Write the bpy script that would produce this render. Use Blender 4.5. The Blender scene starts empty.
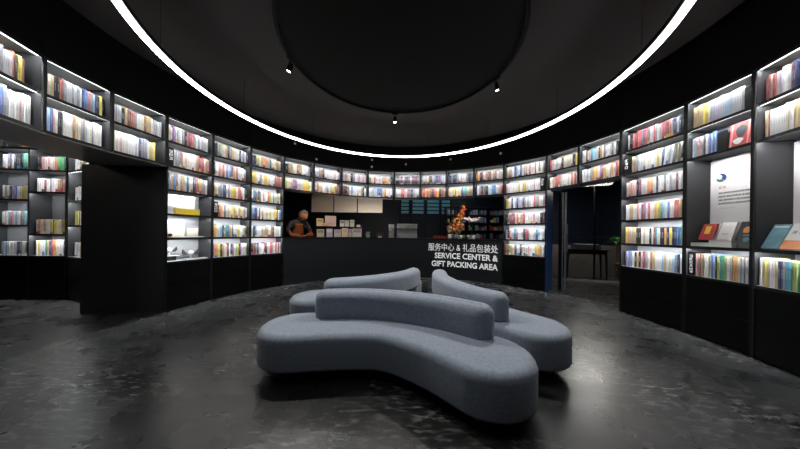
import bpy, bmesh, math, random
from math import sin, cos, radians, degrees, pi, atan2, hypot, sqrt
from mathutils import Vector, Matrix, noise

SC = bpy.context.scene
COL = SC.collection

# ------------------------------------------------------------------ camera, light, exposure
FPX, X0, Y0, ROLL, HC = 238.47, 399.5, 232.89, 0.0127, 1.213
CX, CY, RR = 0.07, 2.981, 3.578            # centre and radius of the round room
cam_d = bpy.data.cameras.new('camera')
cam = bpy.data.objects.new('camera', cam_d)
COL.objects.link(cam)
cam_d.sensor_width = 36.0
cam_d.lens = FPX / 800 * 36.0
cam_d.shift_x = (400 - X0) / 800
cam_d.shift_y = (Y0 - 224.5) / 800
cam_d.clip_start = 0.05
rt = Vector((cos(ROLL), 0, sin(ROLL)))
up = Vector((-sin(ROLL), 0, cos(ROLL)))
bk = Vector((0, -1, 0))
m = Matrix(((rt.x, up.x, bk.x, 0), (rt.y, up.y, bk.y, 0), (rt.z, up.z, bk.z, HC), (0, 0, 0, 1)))
cam.matrix_world = m
SC.camera = cam

w = bpy.data.worlds.new('world')
SC.world = w
w.use_nodes = True
w.node_tree.nodes['Background'].inputs[0].default_value = (0.55, 0.6, 0.75, 1)
w.node_tree.nodes['Background'].inputs[1].default_value = 0.002
SC.view_settings.view_transform = 'Standard'
SC.view_settings.look = 'None'
SC.view_settings.exposure = 0.0
SC.view_settings.gamma = 1.0
SC.view_settings.use_curve_mapping = False
SC.cycles.max_bounces = 6
SC.cycles.diffuse_bounces = 3
SC.cycles.glossy_bounces = 4
SC.cycles.transmission_bounces = 6
SC.cycles.caustics_reflective = False
SC.cycles.caustics_refractive = False
SC.cycles.sample_clamp_indirect = 4.0

RING_E = 15.5        # strength of the big ring lamp
SHELF_E = 310.0       # strength of the strips in the shelves
SPOT_W = 190.0        # track spots

def lamp(name, kind, loc, watts, color=(1, 1, 1), size=0.3, size_y=None, aim=None, spot=None, parent=None):
    d = bpy.data.lights.new(name, kind)
    d.energy = watts
    d.color = color
    if kind == 'AREA':
        d.size = size
        if size_y:
            d.shape = 'RECTANGLE'
            d.size_y = size_y
    if kind == 'SPOT':
        d.spot_size = spot or 1.0
        d.spot_blend = 0.6
        d.shadow_soft_size = size
    if kind == 'POINT':
        d.shadow_soft_size = size
    o = bpy.data.objects.new(name, d)
    COL.objects.link(o)
    o.location = loc
    if aim is not None:
        o.rotation_euler = (Vector(aim) - Vector(loc)).to_track_quat('-Z', 'Y').to_euler()
    return o

# unseen fill lights added around the counter, the doorway and the left passage
lamp('counter_fill', 'AREA', (-2.05, 5.50, 2.12), 3.6, (1, 0.72, 0.5), 0.10, aim=(-2.3, 5.9, 1.2))  # added warm fill on the person
lamp('counter_fill', 'AREA', (-1.2, 6.10, 2.12), 0.45, (1, 0.88, 0.78), 0.10, aim=(-1.4, 6.2, 1.1))  # added fill on the leaflet rack
lamp('counter_fill', 'AREA', (1.65, 6.02, 2.12), 4.5, (1, 0.86, 0.7), 0.10, aim=(1.65, 6.2, 1.2))  # added fill on the flowers and pots
lamp('counter_fill', 'AREA', (0.6, 6.7, 2.75), 22, (0.85, 0.92, 1.0), 1.6, 0.3, aim=(0.6, 7.3, 0))  # added fill over the machines at the back
lamp('menu_board_fill', 'AREA', (-1.0, 6.72, 1.35), 9, (1, 0.88, 0.76), 1.0, 0.08, aim=(-1.0, 7.0, 2.05))  # added low strip that gives the menu boards their gradient
lamp('shelving_fill', 'AREA', (2.5, 7.3, 2.7), 3.5, (0.75, 0.85, 1.0), 0.8, 0.3, aim=(2.5, 7.9, 1.2))  # added fill for the display shelving
lamp('blind_fill', 'AREA', (0.8, 8.0, 2.7), 1.0, (0.4, 0.85, 0.95), 1.4, 0.1, aim=(0.8, 8.35, 1.6))  # teal light on the blinds, added without a fixture
lamp('doorway_fill', 'AREA', (4.2, 5.4, 2.6), 7, (0.9, 0.95, 1.0), 0.25, aim=(4.5, 5.9, 0))  # added fill on the near side of the doorway glass
lamp('doorway_room_fill', 'AREA', (5.1, 6.35, 2.6), 60, (1.0, 0.9, 0.8), 0.8, aim=(5.2, 6.8, 0))  # added fill for the table and wall behind the glass
lamp('passage_room_fill', 'AREA', (-6.0, 2.6, 2.8), 7, (1, 0.93, 0.86), 1.0, aim=(-6.0, 2.8, 0))  # added overhead fill for the room beyond the passage

# ------------------------------------------------------------------ materials
def nt(name):
    mt = bpy.data.materials.new(name)
    mt.use_nodes = True
    return mt, mt.node_tree.nodes, mt.node_tree.links, mt.node_tree.nodes['Principled BSDF']

def plain(name, col, rough=0.5, metal=0.0, bump=0.0, bscale=80.0, var=0.0, spec=None):
    mt, N, L, b = nt(name)
    b.inputs['Base Color'].default_value = (*col, 1)
    b.inputs['Roughness'].default_value = rough
    b.inputs['Metallic'].default_value = metal
    if spec is not None:
        b.inputs['Specular IOR Level'].default_value = spec
    if bump or var:
        tc = N.new('ShaderNodeTexCoord')
        no = N.new('ShaderNodeTexNoise')
        no.inputs['Scale'].default_value = bscale
        no.inputs['Detail'].default_value = 4
        L.new(tc.outputs['Object'], no.inputs['Vector'])
        if bump:
            bp = N.new('ShaderNodeBump')
            bp.inputs['Strength'].default_value = bump
            bp.inputs['Distance'].default_value = 0.01
            L.new(no.outputs['Fac'], bp.inputs['Height'])
            L.new(bp.outputs['Normal'], b.inputs['Normal'])
        if var:
            mx = N.new('ShaderNodeMix')
            mx.data_type = 'RGBA'
            mx.inputs['A'].default_value = (*[c * (1 - var) for c in col], 1)
            mx.inputs['B'].default_value = (*[min(1, c * (1 + var)) for c in col], 1)
            L.new(no.outputs['Fac'], mx.inputs['Factor'])
            L.new(mx.outputs['Result'], b.inputs['Base Color'])
    return mt

def glow(name, col, strength):
    mt, N, L, b = nt(name)
    b.inputs['Base Color'].default_value = (*col, 1)
    b.inputs['Emission Color'].default_value = (*col, 1)
    b.inputs['Emission Strength'].default_value = strength
    return mt

M = {}
M['black'] = plain('black_powder_coat', (0.006, 0.006, 0.0065), 0.5, bump=0.03, bscale=300, spec=0.25)
M['cabinet'] = plain('black_drawer_laminate', (0.0016, 0.0019, 0.0021), 0.45, bump=0.02, bscale=120, spec=0.13)
M['panel'] = plain('black_wall_laminate', (0.014, 0.0145, 0.0145), 0.5, bump=0.02, bscale=60, spec=0.3)
M['back'] = plain('grey_steel_back', (0.30, 0.305, 0.315), 0.45, 0.2, bump=0.02, bscale=200, var=0.05)
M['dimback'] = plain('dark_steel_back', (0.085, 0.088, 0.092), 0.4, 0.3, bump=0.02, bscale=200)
M['board'] = plain('grey_board', (0.45, 0.455, 0.46), 0.4, 0.2)
M['side'] = plain('grey_steel_side', (0.030, 0.031, 0.033), 0.45, 0.3, bump=0.02, bscale=200)
M['nicheback'] = plain('dark_niche_back', (0.03, 0.03, 0.032), 0.45)
M['ceiling'] = plain('dark_ceiling_paint', (0.036, 0.031, 0.030), 0.75, bump=0.05, bscale=40, var=0.12)
M['fascia'] = plain('black_fascia_paint', (0.0018, 0.0018, 0.002), 0.6, spec=0.12)
M['soffit'] = plain('satin_soffit', (0.42, 0.37, 0.34), 0.32)
M['led'] = glow('shelf_led', (0.95, 0.975, 1.0), SHELF_E)
M['soft'] = glow('shelf_diffuser', (0.95, 0.975, 1.0), 5.0)
M['ring'] = glow('ring_led', (1.0, 0.99, 0.975), RING_E)
M['spotled'] = glow('spot_led', (1.0, 0.97, 0.92), 30)
M['steel'] = plain('polished_steel', (0.62, 0.62, 0.6), 0.28, 0.75)
M['brushed'] = plain('brushed_steel', (0.42, 0.43, 0.44), 0.38, 0.5, bump=0.03)
M['white'] = plain('white_paper', (0.82, 0.80, 0.78), 0.6, var=0.03)
M['poster'] = plain('poster_white', (0.80, 0.76, 0.74), 0.55)
M['paper'] = plain('page_edges', (0.78, 0.76, 0.70), 0.8, bump=0.1, bscale=400)
M['ink'] = plain('dark_ink', (0.03, 0.03, 0.035), 0.6)
M['redink'] = plain('red_ink', (0.35, 0.07, 0.05), 0.6)
M['greyink'] = plain('grey_ink', (0.45, 0.44, 0.44), 0.6)
M['letter'] = plain('white_lettering', (0.95, 0.95, 0.95), 0.4)
M['letter'].node_tree.nodes['Principled BSDF'].inputs['Emission Color'].default_value = (1, 1, 1, 1)   # lit acrylic letters
M['letter'].node_tree.nodes['Principled BSDF'].inputs['Emission Strength'].default_value = 0.38
M['screen'] = plain('cream_board', (0.82, 0.74, 0.66), 0.5)
M['wood'] = plain('dark_walnut', (0.06, 0.035, 0.022), 0.4, bump=0.05, bscale=30, var=0.3)
M['green'] = plain('leaf_green', (0.09, 0.28, 0.05), 0.5, var=0.4, bscale=20)
M['darkgreen'] = plain('deep_leaf_green', (0.03, 0.11, 0.03), 0.5, var=0.4, bscale=20)
M['pot'] = plain('white_glaze', (0.85, 0.85, 0.80), 0.25)
M['redflower'] = plain('red_petals', (0.55, 0.05, 0.02), 0.55, var=0.5, bscale=12)
M['orangeflower'] = plain('orange_petals', (0.85, 0.30, 0.03), 0.55, var=0.4, bscale=12)
M['creamflower'] = plain('cream_petals', (0.85, 0.66, 0.40), 0.55, var=0.2, bscale=12)
M['pinkflower'] = plain('pale_orchid_petals', (0.80, 0.68, 0.72), 0.5, var=0.1)
M['darkred'] = plain('dark_red_lacquer', (0.22, 0.03, 0.02), 0.4)
M['bluereflect'] = plain('blue_reflection_panel', (0.010, 0.035, 0.12), 0.35)  # blue reflection put into the panel's own colour
M['bluewall'] = plain('dark_navy_wall', (0.008, 0.012, 0.028), 0.5, var=0.3, bscale=3)
M['greywall'] = plain('grey_stone_wall', (0.10, 0.09, 0.085), 0.7, var=0.3, bscale=6)
M['teal'] = plain('teal_blind', (0.15, 0.36, 0.42), 0.6, var=0.2)
M['glassdark'] = None
mt, N, L, b = nt('clear_glass')
tr = N.new('ShaderNodeBsdfTransparent'); tr.inputs[0].default_value = (0.88, 0.93, 0.94, 1)
gl = N.new('ShaderNodeBsdfGlossy'); gl.inputs['Roughness'].default_value = 0.03
fr = N.new('ShaderNodeFresnel'); fr.inputs['IOR'].default_value = 1.35
ms = N.new('ShaderNodeMixShader'); L.new(fr.outputs[0], ms.inputs[0]); L.new(tr.outputs[0], ms.inputs[1]); L.new(gl.outputs[0], ms.inputs[2])
L.new(ms.outputs[0], N['Material Output'].inputs['Surface'])
M['glass'] = mt
M['skin'] = plain('tanned_skin', (0.72, 0.30, 0.14), 0.5)
M['jacket'] = plain('charcoal_jacket', (0.05, 0.053, 0.058), 0.7, bump=0.1, bscale=60)
M['apron'] = plain('brown_apron', (0.42, 0.13, 0.045), 0.7, bump=0.1, bscale=60)
M['trousers'] = plain('black_trousers', (0.012, 0.012, 0.014), 0.8)
M['hair'] = plain('greying_hair', (0.22, 0.22, 0.23), 0.6, bump=0.3, bscale=90, var=0.6)
M['chair'] = plain('dark_brown_chair', (0.10, 0.055, 0.03), 0.45)

# blue grey wool of the sofas
mt, N, L, b = nt('blue_grey_wool')
tc = N.new('ShaderNodeTexCoord')
n1 = N.new('ShaderNodeTexNoise'); n1.inputs['Scale'].default_value = 260; n1.inputs['Detail'].default_value = 3
n2 = N.new('ShaderNodeTexNoise'); n2.inputs['Scale'].default_value = 45.0; n2.inputs['Detail'].default_value = 5
L.new(tc.outputs['Object'], n1.inputs['Vector']); L.new(tc.outputs['Object'], n2.inputs['Vector'])
ad = N.new('ShaderNodeMath'); ad.operation = 'MULTIPLY_ADD'; ad.inputs[1].default_value = 0.55
L.new(n1.outputs['Fac'], ad.inputs[0])
hv = N.new('ShaderNodeMath'); hv.operation = 'MULTIPLY'; hv.inputs[1].default_value = 0.45
L.new(n2.outputs['Fac'], hv.inputs[0]); L.new(hv.outputs[0], ad.inputs[2])
cr = N.new('ShaderNodeValToRGB')
cr.color_ramp.elements[0].position = 0.36; cr.color_ramp.elements[0].color = (0.17, 0.205, 0.265, 1)
cr.color_ramp.elements[1].position = 0.64; cr.color_ramp.elements[1].color = (0.28, 0.33, 0.405, 1)
L.new(ad.outputs[0], cr.inputs['Fac']); L.new(cr.outputs['Color'], b.inputs['Base Color'])
bp = N.new('ShaderNodeBump'); bp.inputs['Strength'].default_value = 0.35; bp.inputs['Distance'].default_value = 0.002
L.new(n1.outputs['Fac'], bp.inputs['Height']); L.new(bp.outputs['Normal'], b.inputs['Normal'])
b.inputs['Roughness'].default_value = 0.95
b.inputs['Sheen Weight'].default_value = 0.3
b.inputs['Sheen Roughness'].default_value = 0.5
M['wool'] = mt

# dark stone tiles of the floor
mt, N, L, b = nt('dark_stone_floor')
g = N.new('ShaderNodeNewGeometry')
sx = N.new('ShaderNodeSeparateXYZ'); L.new(g.outputs['Position'], sx.inputs[0])
def mth(op, a, bb=None, c=None):
    n = N.new('ShaderNodeMath'); n.operation = op
    for i, v in enumerate((a, bb, c)):
        if v is None: continue
        if isinstance(v, (int, float)): n.inputs[i].default_value = v
        else: L.new(v, n.inputs[i])
    return n.outputs[0]
def seam(coord, off, per, wd):
    t = mth('SUBTRACT', coord, off)
    t = mth('DIVIDE', t, per)
    t = mth('FRACT', t)
    t = mth('SUBTRACT', t, 0.5)
    t = mth('ABSOLUTE', t)
    return mth('GREATER_THAN', t, 0.5 - wd / per)
sm = mth('MAXIMUM', seam(sx.outputs['X'], 1.99, 1.2, 0.0035), seam(sx.outputs['Y'], 1.64, 1.2, 0.0035))
def noi(scale, detail, dist=0.0, vec=None, rough=0.5):
    n = N.new('ShaderNodeTexNoise'); n.inputs['Scale'].default_value = scale
    n.inputs['Detail'].default_value = detail; n.inputs['Distortion'].default_value = dist
    n.inputs['Roughness'].default_value = rough
    L.new(vec or g.outputs['Position'], n.inputs['Vector']); return n.outputs['Fac']
mp = N.new('ShaderNodeMapping'); mp.inputs['Rotation'].default_value = (0, 0, 0.5); mp.inputs['Scale'].default_value = (1, 3.2, 1)
L.new(g.outputs['Position'], mp.inputs['Vector'])
big = noi(1.6, 5, 0.0, mp.outputs[0], 0.55)
vein = noi(9.0, 4, 0.0, mp.outputs[0], 0.6)
def ramp(fac, stops):
    r = N.new('ShaderNodeValToRGB'); e = r.color_ramp.elements
    e[0].position, e[0].color = stops[0][0], (*stops[0][1], 1)
    e[1].position, e[1].color = stops[-1][0], (*stops[-1][1], 1)
    for p, c in stops[1:-1]:
        q = e.new(p); q.color = (*c, 1)
    L.new(fac, r.inputs['Fac']); return r.outputs['Color']
c1 = ramp(big, [(0.35, (0.008, 0.009, 0.010)), (0.65, (0.030, 0.030, 0.030))])
vmask = ramp(vein, [(0.50, (0, 0, 0)), (0.75, (1, 1, 1))])
vm = mth('MULTIPLY', vmask, ramp(noi(0.9, 3), [(0.42, (0, 0, 0)), (0.62, (1, 1, 1))]))
mx = N.new('ShaderNodeMix'); mx.data_type = 'RGBA'; L.new(vm, mx.inputs['Factor'])
L.new(c1, mx.inputs['A']); mx.inputs['B'].default_value = (0.28, 0.28, 0.27, 1)
mx2 = N.new('ShaderNodeMix'); mx2.data_type = 'RGBA'; L.new(sm, mx2.inputs['Factor'])
L.new(mx.outputs['Result'], mx2.inputs['A']); mx2.inputs['B'].default_value = (0.006, 0.006, 0.006, 1)
L.new(mx2.outputs['Result'], b.inputs['Base Color'])
rg = mth('MULTIPLY_ADD', noi(3, 3, 0.0), 0.20, 0.18)
L.new(rg, b.inputs['Roughness'])
b.inputs['Specular IOR Level'].default_value = 0.5
b.inputs['IOR'].default_value = 1.8
M['floor'] = mt

# book cloths and papers
PAL = {'w': ('white', (0.80, 0.79, 0.78)), 'c': ('cream', (0.78, 0.67, 0.50)), 'k': ('black', (0.02, 0.02, 0.022)),
       'g': ('grey', (0.26, 0.27, 0.29)), 'l': ('light grey', (0.52, 0.53, 0.56)), 'r': ('red', (0.58, 0.05, 0.05)),
       'p': ('pink', (0.72, 0.36, 0.38)), 'o': ('orange', (0.86, 0.30, 0.06)), 'y': ('yellow', (0.84, 0.60, 0.06)),
       'b': ('blue', (0.05, 0.19, 0.50)), 'n': ('navy', (0.03, 0.05, 0.14)), 't': ('teal', (0.04, 0.34, 0.38)),
       's': ('sky blue', (0.32, 0.58, 0.76)), 'G': ('green', (0.06, 0.42, 0.14)), 'e': ('olive', (0.48, 0.52, 0.14)),
       'm': ('maroon', (0.26, 0.05, 0.07)), 'u': ('purple', (0.27, 0.11, 0.34)), 'B': ('brown', (0.30, 0.13, 0.06)),
       'T': ('tan', (0.58, 0.38, 0.20)), 'L': ('lilac', (0.50, 0.43, 0.60))}
def book_mat(code):
    name, col = PAL[code]
    mt, N, L, b = nt(name.replace(' ', '_') + '_book_cover')
    b.inputs['Roughness'].default_value = 0.45
    g = N.new('ShaderNodeNewGeometry'); rnd = g.outputs['Random Per Island']
    uv = N.new('ShaderNodeTexCoord')
    s = N.new('ShaderNodeSeparateXYZ'); L.new(uv.outputs['UV'], s.inputs[0])
    def mt_(op, a, bb=None, c=None):
        n = N.new('ShaderNodeMath'); n.operation = op
        for i, v in enumerate((a, bb, c)):
            if v is None: continue
            if isinstance(v, (int, float)): n.inputs[i].default_value = v
            else: L.new(v, n.inputs[i])
        return n.outputs[0]
    hs = N.new('ShaderNodeHueSaturation'); hs.inputs['Saturation'].default_value = 0.88; hs.inputs['Color'].default_value = (*col, 1)
    L.new(mt_('MULTIPLY_ADD', rnd, 0.05, 0.475), hs.inputs['Hue'])
    L.new(mt_('MULTIPLY_ADD', mt_('FRACT', mt_('MULTIPLY', rnd, 7.3)), 0.32, 0.76), hs.inputs['Value'])
    # title written down the spine
    inu = mt_('LESS_THAN', mt_('ABSOLUTE', mt_('SUBTRACT', s.outputs['X'], 0.5)), 0.24)
    cen = mt_('MULTIPLY_ADD', mt_('FRACT', mt_('MULTIPLY', rnd, 3.7)), 0.22, 0.5)
    half = mt_('MULTIPLY_ADD', mt_('FRACT', mt_('MULTIPLY', rnd, 13.1)), 0.12, 0.13)
    inv = mt_('LESS_THAN', mt_('ABSOLUTE', mt_('SUBTRACT', s.outputs['Y'], cen)), half)
    cmb = N.new('ShaderNodeCombineXYZ')
    L.new(mt_('MULTIPLY', s.outputs['X'], 3.0), cmb.inputs[0]); L.new(mt_('MULTIPLY', s.outputs['Y'], 44.0), cmb.inputs[1])
    L.new(mt_('MULTIPLY', rnd, 50.0), cmb.inputs[2])
    no = N.new('ShaderNodeTexNoise'); no.inputs['Scale'].default_value = 1.6; no.inputs['Detail'].default_value = 1
    L.new(cmb.outputs[0], no.inputs['Vector'])
    glyph = mt_('GREATER_THAN', no.outputs['Fac'], 0.49)
    title = mt_('MULTIPLY', mt_('MULTIPLY', inu, inv), glyph)
    onspine = mt_('GREATER_THAN', s.outputs['X'], -0.5)
    # coloured block at the foot of some spines
    foot = mt_('MULTIPLY', mt_('LESS_THAN', s.outputs['Y'], mt_('MULTIPLY_ADD', mt_('FRACT', mt_('MULTIPLY', rnd, 5.9)), 0.2, 0.08)),
               mt_('GREATER_THAN', mt_('FRACT', mt_('MULTIPLY', rnd, 9.7)), 0.62))
    foot = mt_('MULTIPLY', foot, onspine)
    fr = N.new('ShaderNodeValToRGB'); fr.color_ramp.interpolation = 'CONSTANT'
    e = fr.color_ramp.elements; e[0].color = (0.5, 0.08, 0.06, 1); e[0].position = 0
    e[1].color = (0.75, 0.72, 0.65, 1); e[1].position = 0.8
    for p, c in ((0.2, (0.1, 0.2, 0.4)), (0.4, (0.7, 0.5, 0.1)), (0.6, (0.1, 0.1, 0.1))):
        q = e.new(p); q.color = (*c, 1)
    L.new(mt_('FRACT', mt_('MULTIPLY', rnd, 21.3)), fr.inputs['Fac'])
    m1 = N.new('ShaderNodeMix'); m1.data_type = 'RGBA'
    L.new(foot, m1.inputs['Factor']); L.new(hs.outputs['Color'], m1.inputs['A']); L.new(fr.outputs['Color'], m1.inputs['B'])
    m2 = N.new('ShaderNodeMix'); m2.data_type = 'RGBA'
    L.new(title, m2.inputs['Factor']); L.new(m1.outputs['Result'], m2.inputs['A'])
    lum = 0.3 * col[0] + 0.6 * col[1] + 0.1 * col[2]
    m2.inputs['B'].default_value = (*[c * 0.45 + 0.03 for c in col], 1) if lum > 0.33 else (*[c * 0.5 + 0.3 for c in col], 1)
    L.new(m2.outputs['Result'], b.inputs['Base Color'])
    return mt
BOOKM = {k: book_mat(k) for k in PAL}

# ------------------------------------------------------------------ mesh helpers
def newmesh(name, bm, mats, smooth=False):
    me = bpy.data.meshes.new(name)
    bm.normal_update()
    bm.to_mesh(me); bm.free()
    for mm in (mats if isinstance(mats, (list, tuple)) else [mats]):
        me.materials.append(mm)
    if smooth:
        for p in me.polygons: p.use_smooth = True
    return me

def obj(name, bm, mats, parent=None, smooth=False, bevel=0.0, loc=None):
    me = bm if isinstance(bm, bpy.types.Mesh) else newmesh(name, bm, mats, smooth)
    o = bpy.data.objects.new(name, me)
    COL.objects.link(o)
    if parent is not None: o.parent = parent
    if loc is not None: o.location = loc
    if bevel:
        mod = o.modifiers.new('bevel', 'BEVEL'); mod.width = bevel; mod.segments = 2; mod.limit_method = 'ANGLE'
    return o

def tag(o, label=None, cat=None, group=None, kind=None):
    if label: o['label'] = label
    if cat: o['category'] = cat
    if group: o['group'] = group
    if kind: o['kind'] = kind
    return o

def empty(name, loc, rz, label, cat, group=None):
    o = bpy.data.objects.new(name, None)
    COL.objects.link(o)
    o.empty_display_size = 0.1
    o.location = loc; o.rotation_euler = (0, 0, rz)
    return tag(o, label, cat, group)

def B(): return bmesh.new()

def box(bm, x0, x1, y0, y1, z0, z1, mat=0, mtx=None):
    vs = [bm.verts.new((x, y, z)) for x in (x0, x1) for y in (y0, y1) for z in (z0, z1)]
    if mtx is not None:
        for v in vs: v.co = mtx @ v.co
    for f in ((0, 1, 3, 2), (4, 6, 7, 5), (0, 4, 5, 1), (2, 3, 7, 6), (0, 2, 6, 4), (1, 5, 7, 3)):
        fc = bm.faces.new([vs[i] for i in f]); fc.material_index = mat
    return vs

def ring_profile(bm, prof, a0, a1, n, closed=True, cx=0.0, cy=0.0, mat=0):
    """sweeps a closed (r, z) profile round a vertical axis; angle 0 = +Y, clockwise"""
    full = abs(a1 - a0 - 2 * pi) < 1e-4
    rows = []
    for i in range(n if full else n + 1):
        a = a0 + (a1 - a0) * i / n
        rows.append([bm.verts.new((cx + r * sin(a), cy + r * cos(a), z)) for r, z in prof])
    k = len(prof)
    for i in range(n):
        A, C = rows[i], rows[(i + 1) % len(rows)]
        for j in range(k if closed else k - 1):
            f = bm.faces.new((A[j], A[(j + 1) % k], C[(j + 1) % k], C[j])); f.material_index = mat
    if not full and closed:
        bm.faces.new(rows[0][::-1]); bm.faces.new(rows[-1])

def lathe(bm, prof, n=24, mtx=None, mat=0, cap=True):
    rows = []
    for i in range(n):
        a = 2 * pi * i / n
        rows.append([bm.verts.new((r * cos(a), r * sin(a), z)) for r, z in prof])
    if mtx is not None:
        for rw in rows:
            for v in rw: v.co = mtx @ v.co
    for i in range(n):
        A, C = rows[i], rows[(i + 1) % n]
        for j in range(len(prof) - 1):
            f = bm.faces.new((A[j], C[j], C[j + 1], A[j + 1])); f.material_index = mat
    if cap:
        f = bm.faces.new([r[0] for r in rows][::-1]); f.material_index = mat
        f = bm.faces.new([r[-1] for r in rows]); f.material_index = mat

def tube(bm, pts, r, n=8, mat=0):
    rows = []
    for i, p in enumerate(pts):
        p = Vector(p)
        t = (Vector(pts[min(i + 1, len(pts) - 1)]) - Vector(pts[max(i - 1, 0)])).normalized()
        ref = Vector((0, 0, 1)) if abs(t.z) < 0.9 else Vector((1, 0, 0))
        u = t.cross(ref).normalized(); v = t.cross(u)
        rr = r[i] if isinstance(r, (list, tuple)) else r
        rows.append([bm.verts.new(p + rr * (cos(2 * pi * k / n) * u + sin(2 * pi * k / n) * v)) for k in range(n)])
    for a, c in zip(rows, rows[1:]):
        for k in range(n):
            f = bm.faces.new((a[k], a[(k + 1) % n], c[(k + 1) % n], c[k])); f.material_index = mat
    f = bm.faces.new(rows[0][::-1]); f.material_index = mat
    f = bm.faces.new(rows[-1]); f.material_index = mat

def blob(bm, c, r, seg=8, sc=(1, 1, 1), mat=0, rot=None):
    m_ = Matrix.Translation(c) @ (rot.to_matrix().to_4x4() if rot else Matrix()) @ Matrix.Diagonal((r * sc[0], r * sc[1], r * sc[2], 1))
    res = bmesh.ops.create_icosphere(bm, subdivisions=1 if seg < 10 else 2, radius=1, matrix=m_)
    for v in res['verts']:
        for f in v.link_faces: f.material_index = mat; f.smooth = True

# ------------------------------------------------------------------ geometry of the round wall
PHI = [radians(a) for a in (-110.4, -100.21, -91.21, -81.48, -70.59, -59.59, -48.59, -37.66, -26.34, -15.17, -3.72, 7.73,
                            18.92, 30.28, 41.43, 55.71, 65.36, 76.22, 89.41, 99.32, 109.4)]
DR = (0.03, 0.054, 0.013, -0.032, -0.042, -0.031, -0.026, -0.042, -0.015, 0.001, 0.001, -0.021, -0.002, 0.004,
      0.066, 0.09, 0.03, -0.004, -0.043, -0.038, -0.05)
def rp(phi, r): return Vector((CX + r * sin(phi), CY + r * cos(phi), 0))
P = [rp(a, RR + d) for a, d in zip(PHI, DR)]
Z3, PITCH = 0.73, 0.3617
LV = [Z3 + PITCH * i for i in range(7)]      # shelf levels: .73 ... 2.90
TOP = LV[6]
ZU = LV[4]                                    # underside of the two upper rows, 2.177

def at(x, y, Y):
    """the point at distance Y in front of the viewpoint that stands behind pixel (x, y)"""
    u, v = x - X0, y - Y0
    U = (u * cos(ROLL) + v * sin(ROLL)) / FPX; V = (-u * sin(ROLL) + v * cos(ROLL)) / FPX
    return Vector((U * Y, Y, HC - V * Y))
def on_ring(x, r):
    U = (x - X0) / FPX
    a = U * U + 1; b_ = -2 * (U * CX + CY); c_ = CX * CX + CY * CY - r * r
    t = (-b_ + sqrt(b_ * b_ - 4 * a * c_)) / 2 / a
    return Vector((U * t, t, 0))

# ------------------------------------------------------------------ the setting
bm = B(); ring = bmesh.ops.create_grid(bm, x_segments=1, y_segments=1, size=1)
for v in bm.verts: v.co = Vector((v.co.x * 9.5, 3.6 + v.co.y * 6.0, 0))
tag(obj('floor', bm, M['floor']), kind='structure')

CH = 3.53
bm = B()
ring_profile(bm, [(1.36, CH), (3.455, CH), (3.455, CH + 0.06), (1.36, CH + 0.06)], 0, 2 * pi, 128, cx=CX - 0.11, cy=CY)
ring_profile(bm, [(0.001, 3.445), (1.385, 3.445), (1.385, CH + 0.05), (0.001, CH + 0.05)], 0, 2 * pi, 96, cx=CX - 0.08, cy=CY, mat=1)
tag(obj('ceiling', bm, [M['ceiling'], plain('matt_black_disc', (0.0065, 0.006, 0.006), 0.8, spec=0.15)]), kind='structure')
bm = B()
box(bm, -9.4, 9.4, -2.3, 9.5, CH + 0.16, CH + 0.2)
tag(obj('ceiling', bm, M['fascia']), kind='structure')

# fascia above the shelves, following the front of the shelves, then the wall behind the viewer
bm = B()
front = [(p.x, p.y) for p in P]
a0, a1 = PHI[-1], PHI[0] + 2 * pi
back_pts = [(CX + 3.6 * sin(a0 + (a1 - a0) * i / 24), CY + 3.6 * cos(a0 + (a1 - a0) * i / 24)) for i in range(25)]
def wall_strip(bm, pts, z0, z1, th, closed=False):
    n = len(pts)
    outer = []
    for i, (x, y) in enumerate(pts):
        d = Vector((x - CX, y - CY)).normalized()
        outer.append((x + d.x * th, y + d.y * th))
    A = [bm.verts.new((x, y, z0)) for x, y in pts]; A2 = [bm.verts.new((x, y, z1)) for x, y in pts]
    C = [bm.verts.new((x, y, z0)) for x, y in outer]; C2 = [bm.verts.new((x, y, z1)) for x, y in outer]
    for i in range(n - 1):
        bm.faces.new((A[i], A2[i], A2[i + 1], A[i + 1])); bm.faces.new((C[i], C[i + 1], C2[i + 1], C2[i]))
        bm.faces.new((A[i], A[i + 1], C[i + 1], C[i])); bm.faces.new((A2[i], C2[i], C2[i + 1], A2[i + 1]))
    bm.faces.new((A[0], C[0], C2[0], A2[0])); bm.faces.new((A[-1], A2[-1], C2[-1], C[-1]))
wall_strip(bm, front, TOP + 0.012, CH + 0.15, 0.05)
tag(obj('wall_fascia', bm, M['fascia']), kind='structure')
bm = B(); wall_strip(bm, back_pts, 0, CH + 0.15, 0.05)
tag(obj('wall_back', bm, M['panel']), kind='structure')

# pier and soffit of the passage on the left
def slab(name, pts, z0, z1, mat):
    bm = B()
    A = [bm.verts.new((x, y, z0)) for x, y in pts]; C = [bm.verts.new((x, y, z1)) for x, y in pts]
    bm.faces.new(A[::-1]); bm.faces.new(C)
    n = len(pts)
    for i in range(n): bm.faces.new((A[i], A[(i + 1) % n], C[(i + 1) % n], C[i]))
    bmesh.ops.recalc_face_normals(bm, faces=bm.faces)
    return tag(obj(name, bm, mat), kind='structure')
p3 = P[3]
slab('wall_passage', [(p3.x - 0.012, p3.y + 0.02), (-4.57, 3.42), (-4.57, 3.58), (-3.75, 3.66)], 0, ZU - 0.035, plain('pier_laminate', (0.034, 0.035, 0.035), 0.5))
slab('ceiling_passage', [(P[0].x - 0.3, P[0].y), (P[1].x - 0.31, P[1].y), (P[2].x - 0.32, P[2].y), (p3.x - 0.31, p3.y + 0.03), (-4.37, 3.50), (-4.35, 3.24), (-4.22, 2.51), (-3.95, 1.3)],
     ZU - 0.010, ZU + 0.10, M['soffit'])
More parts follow.
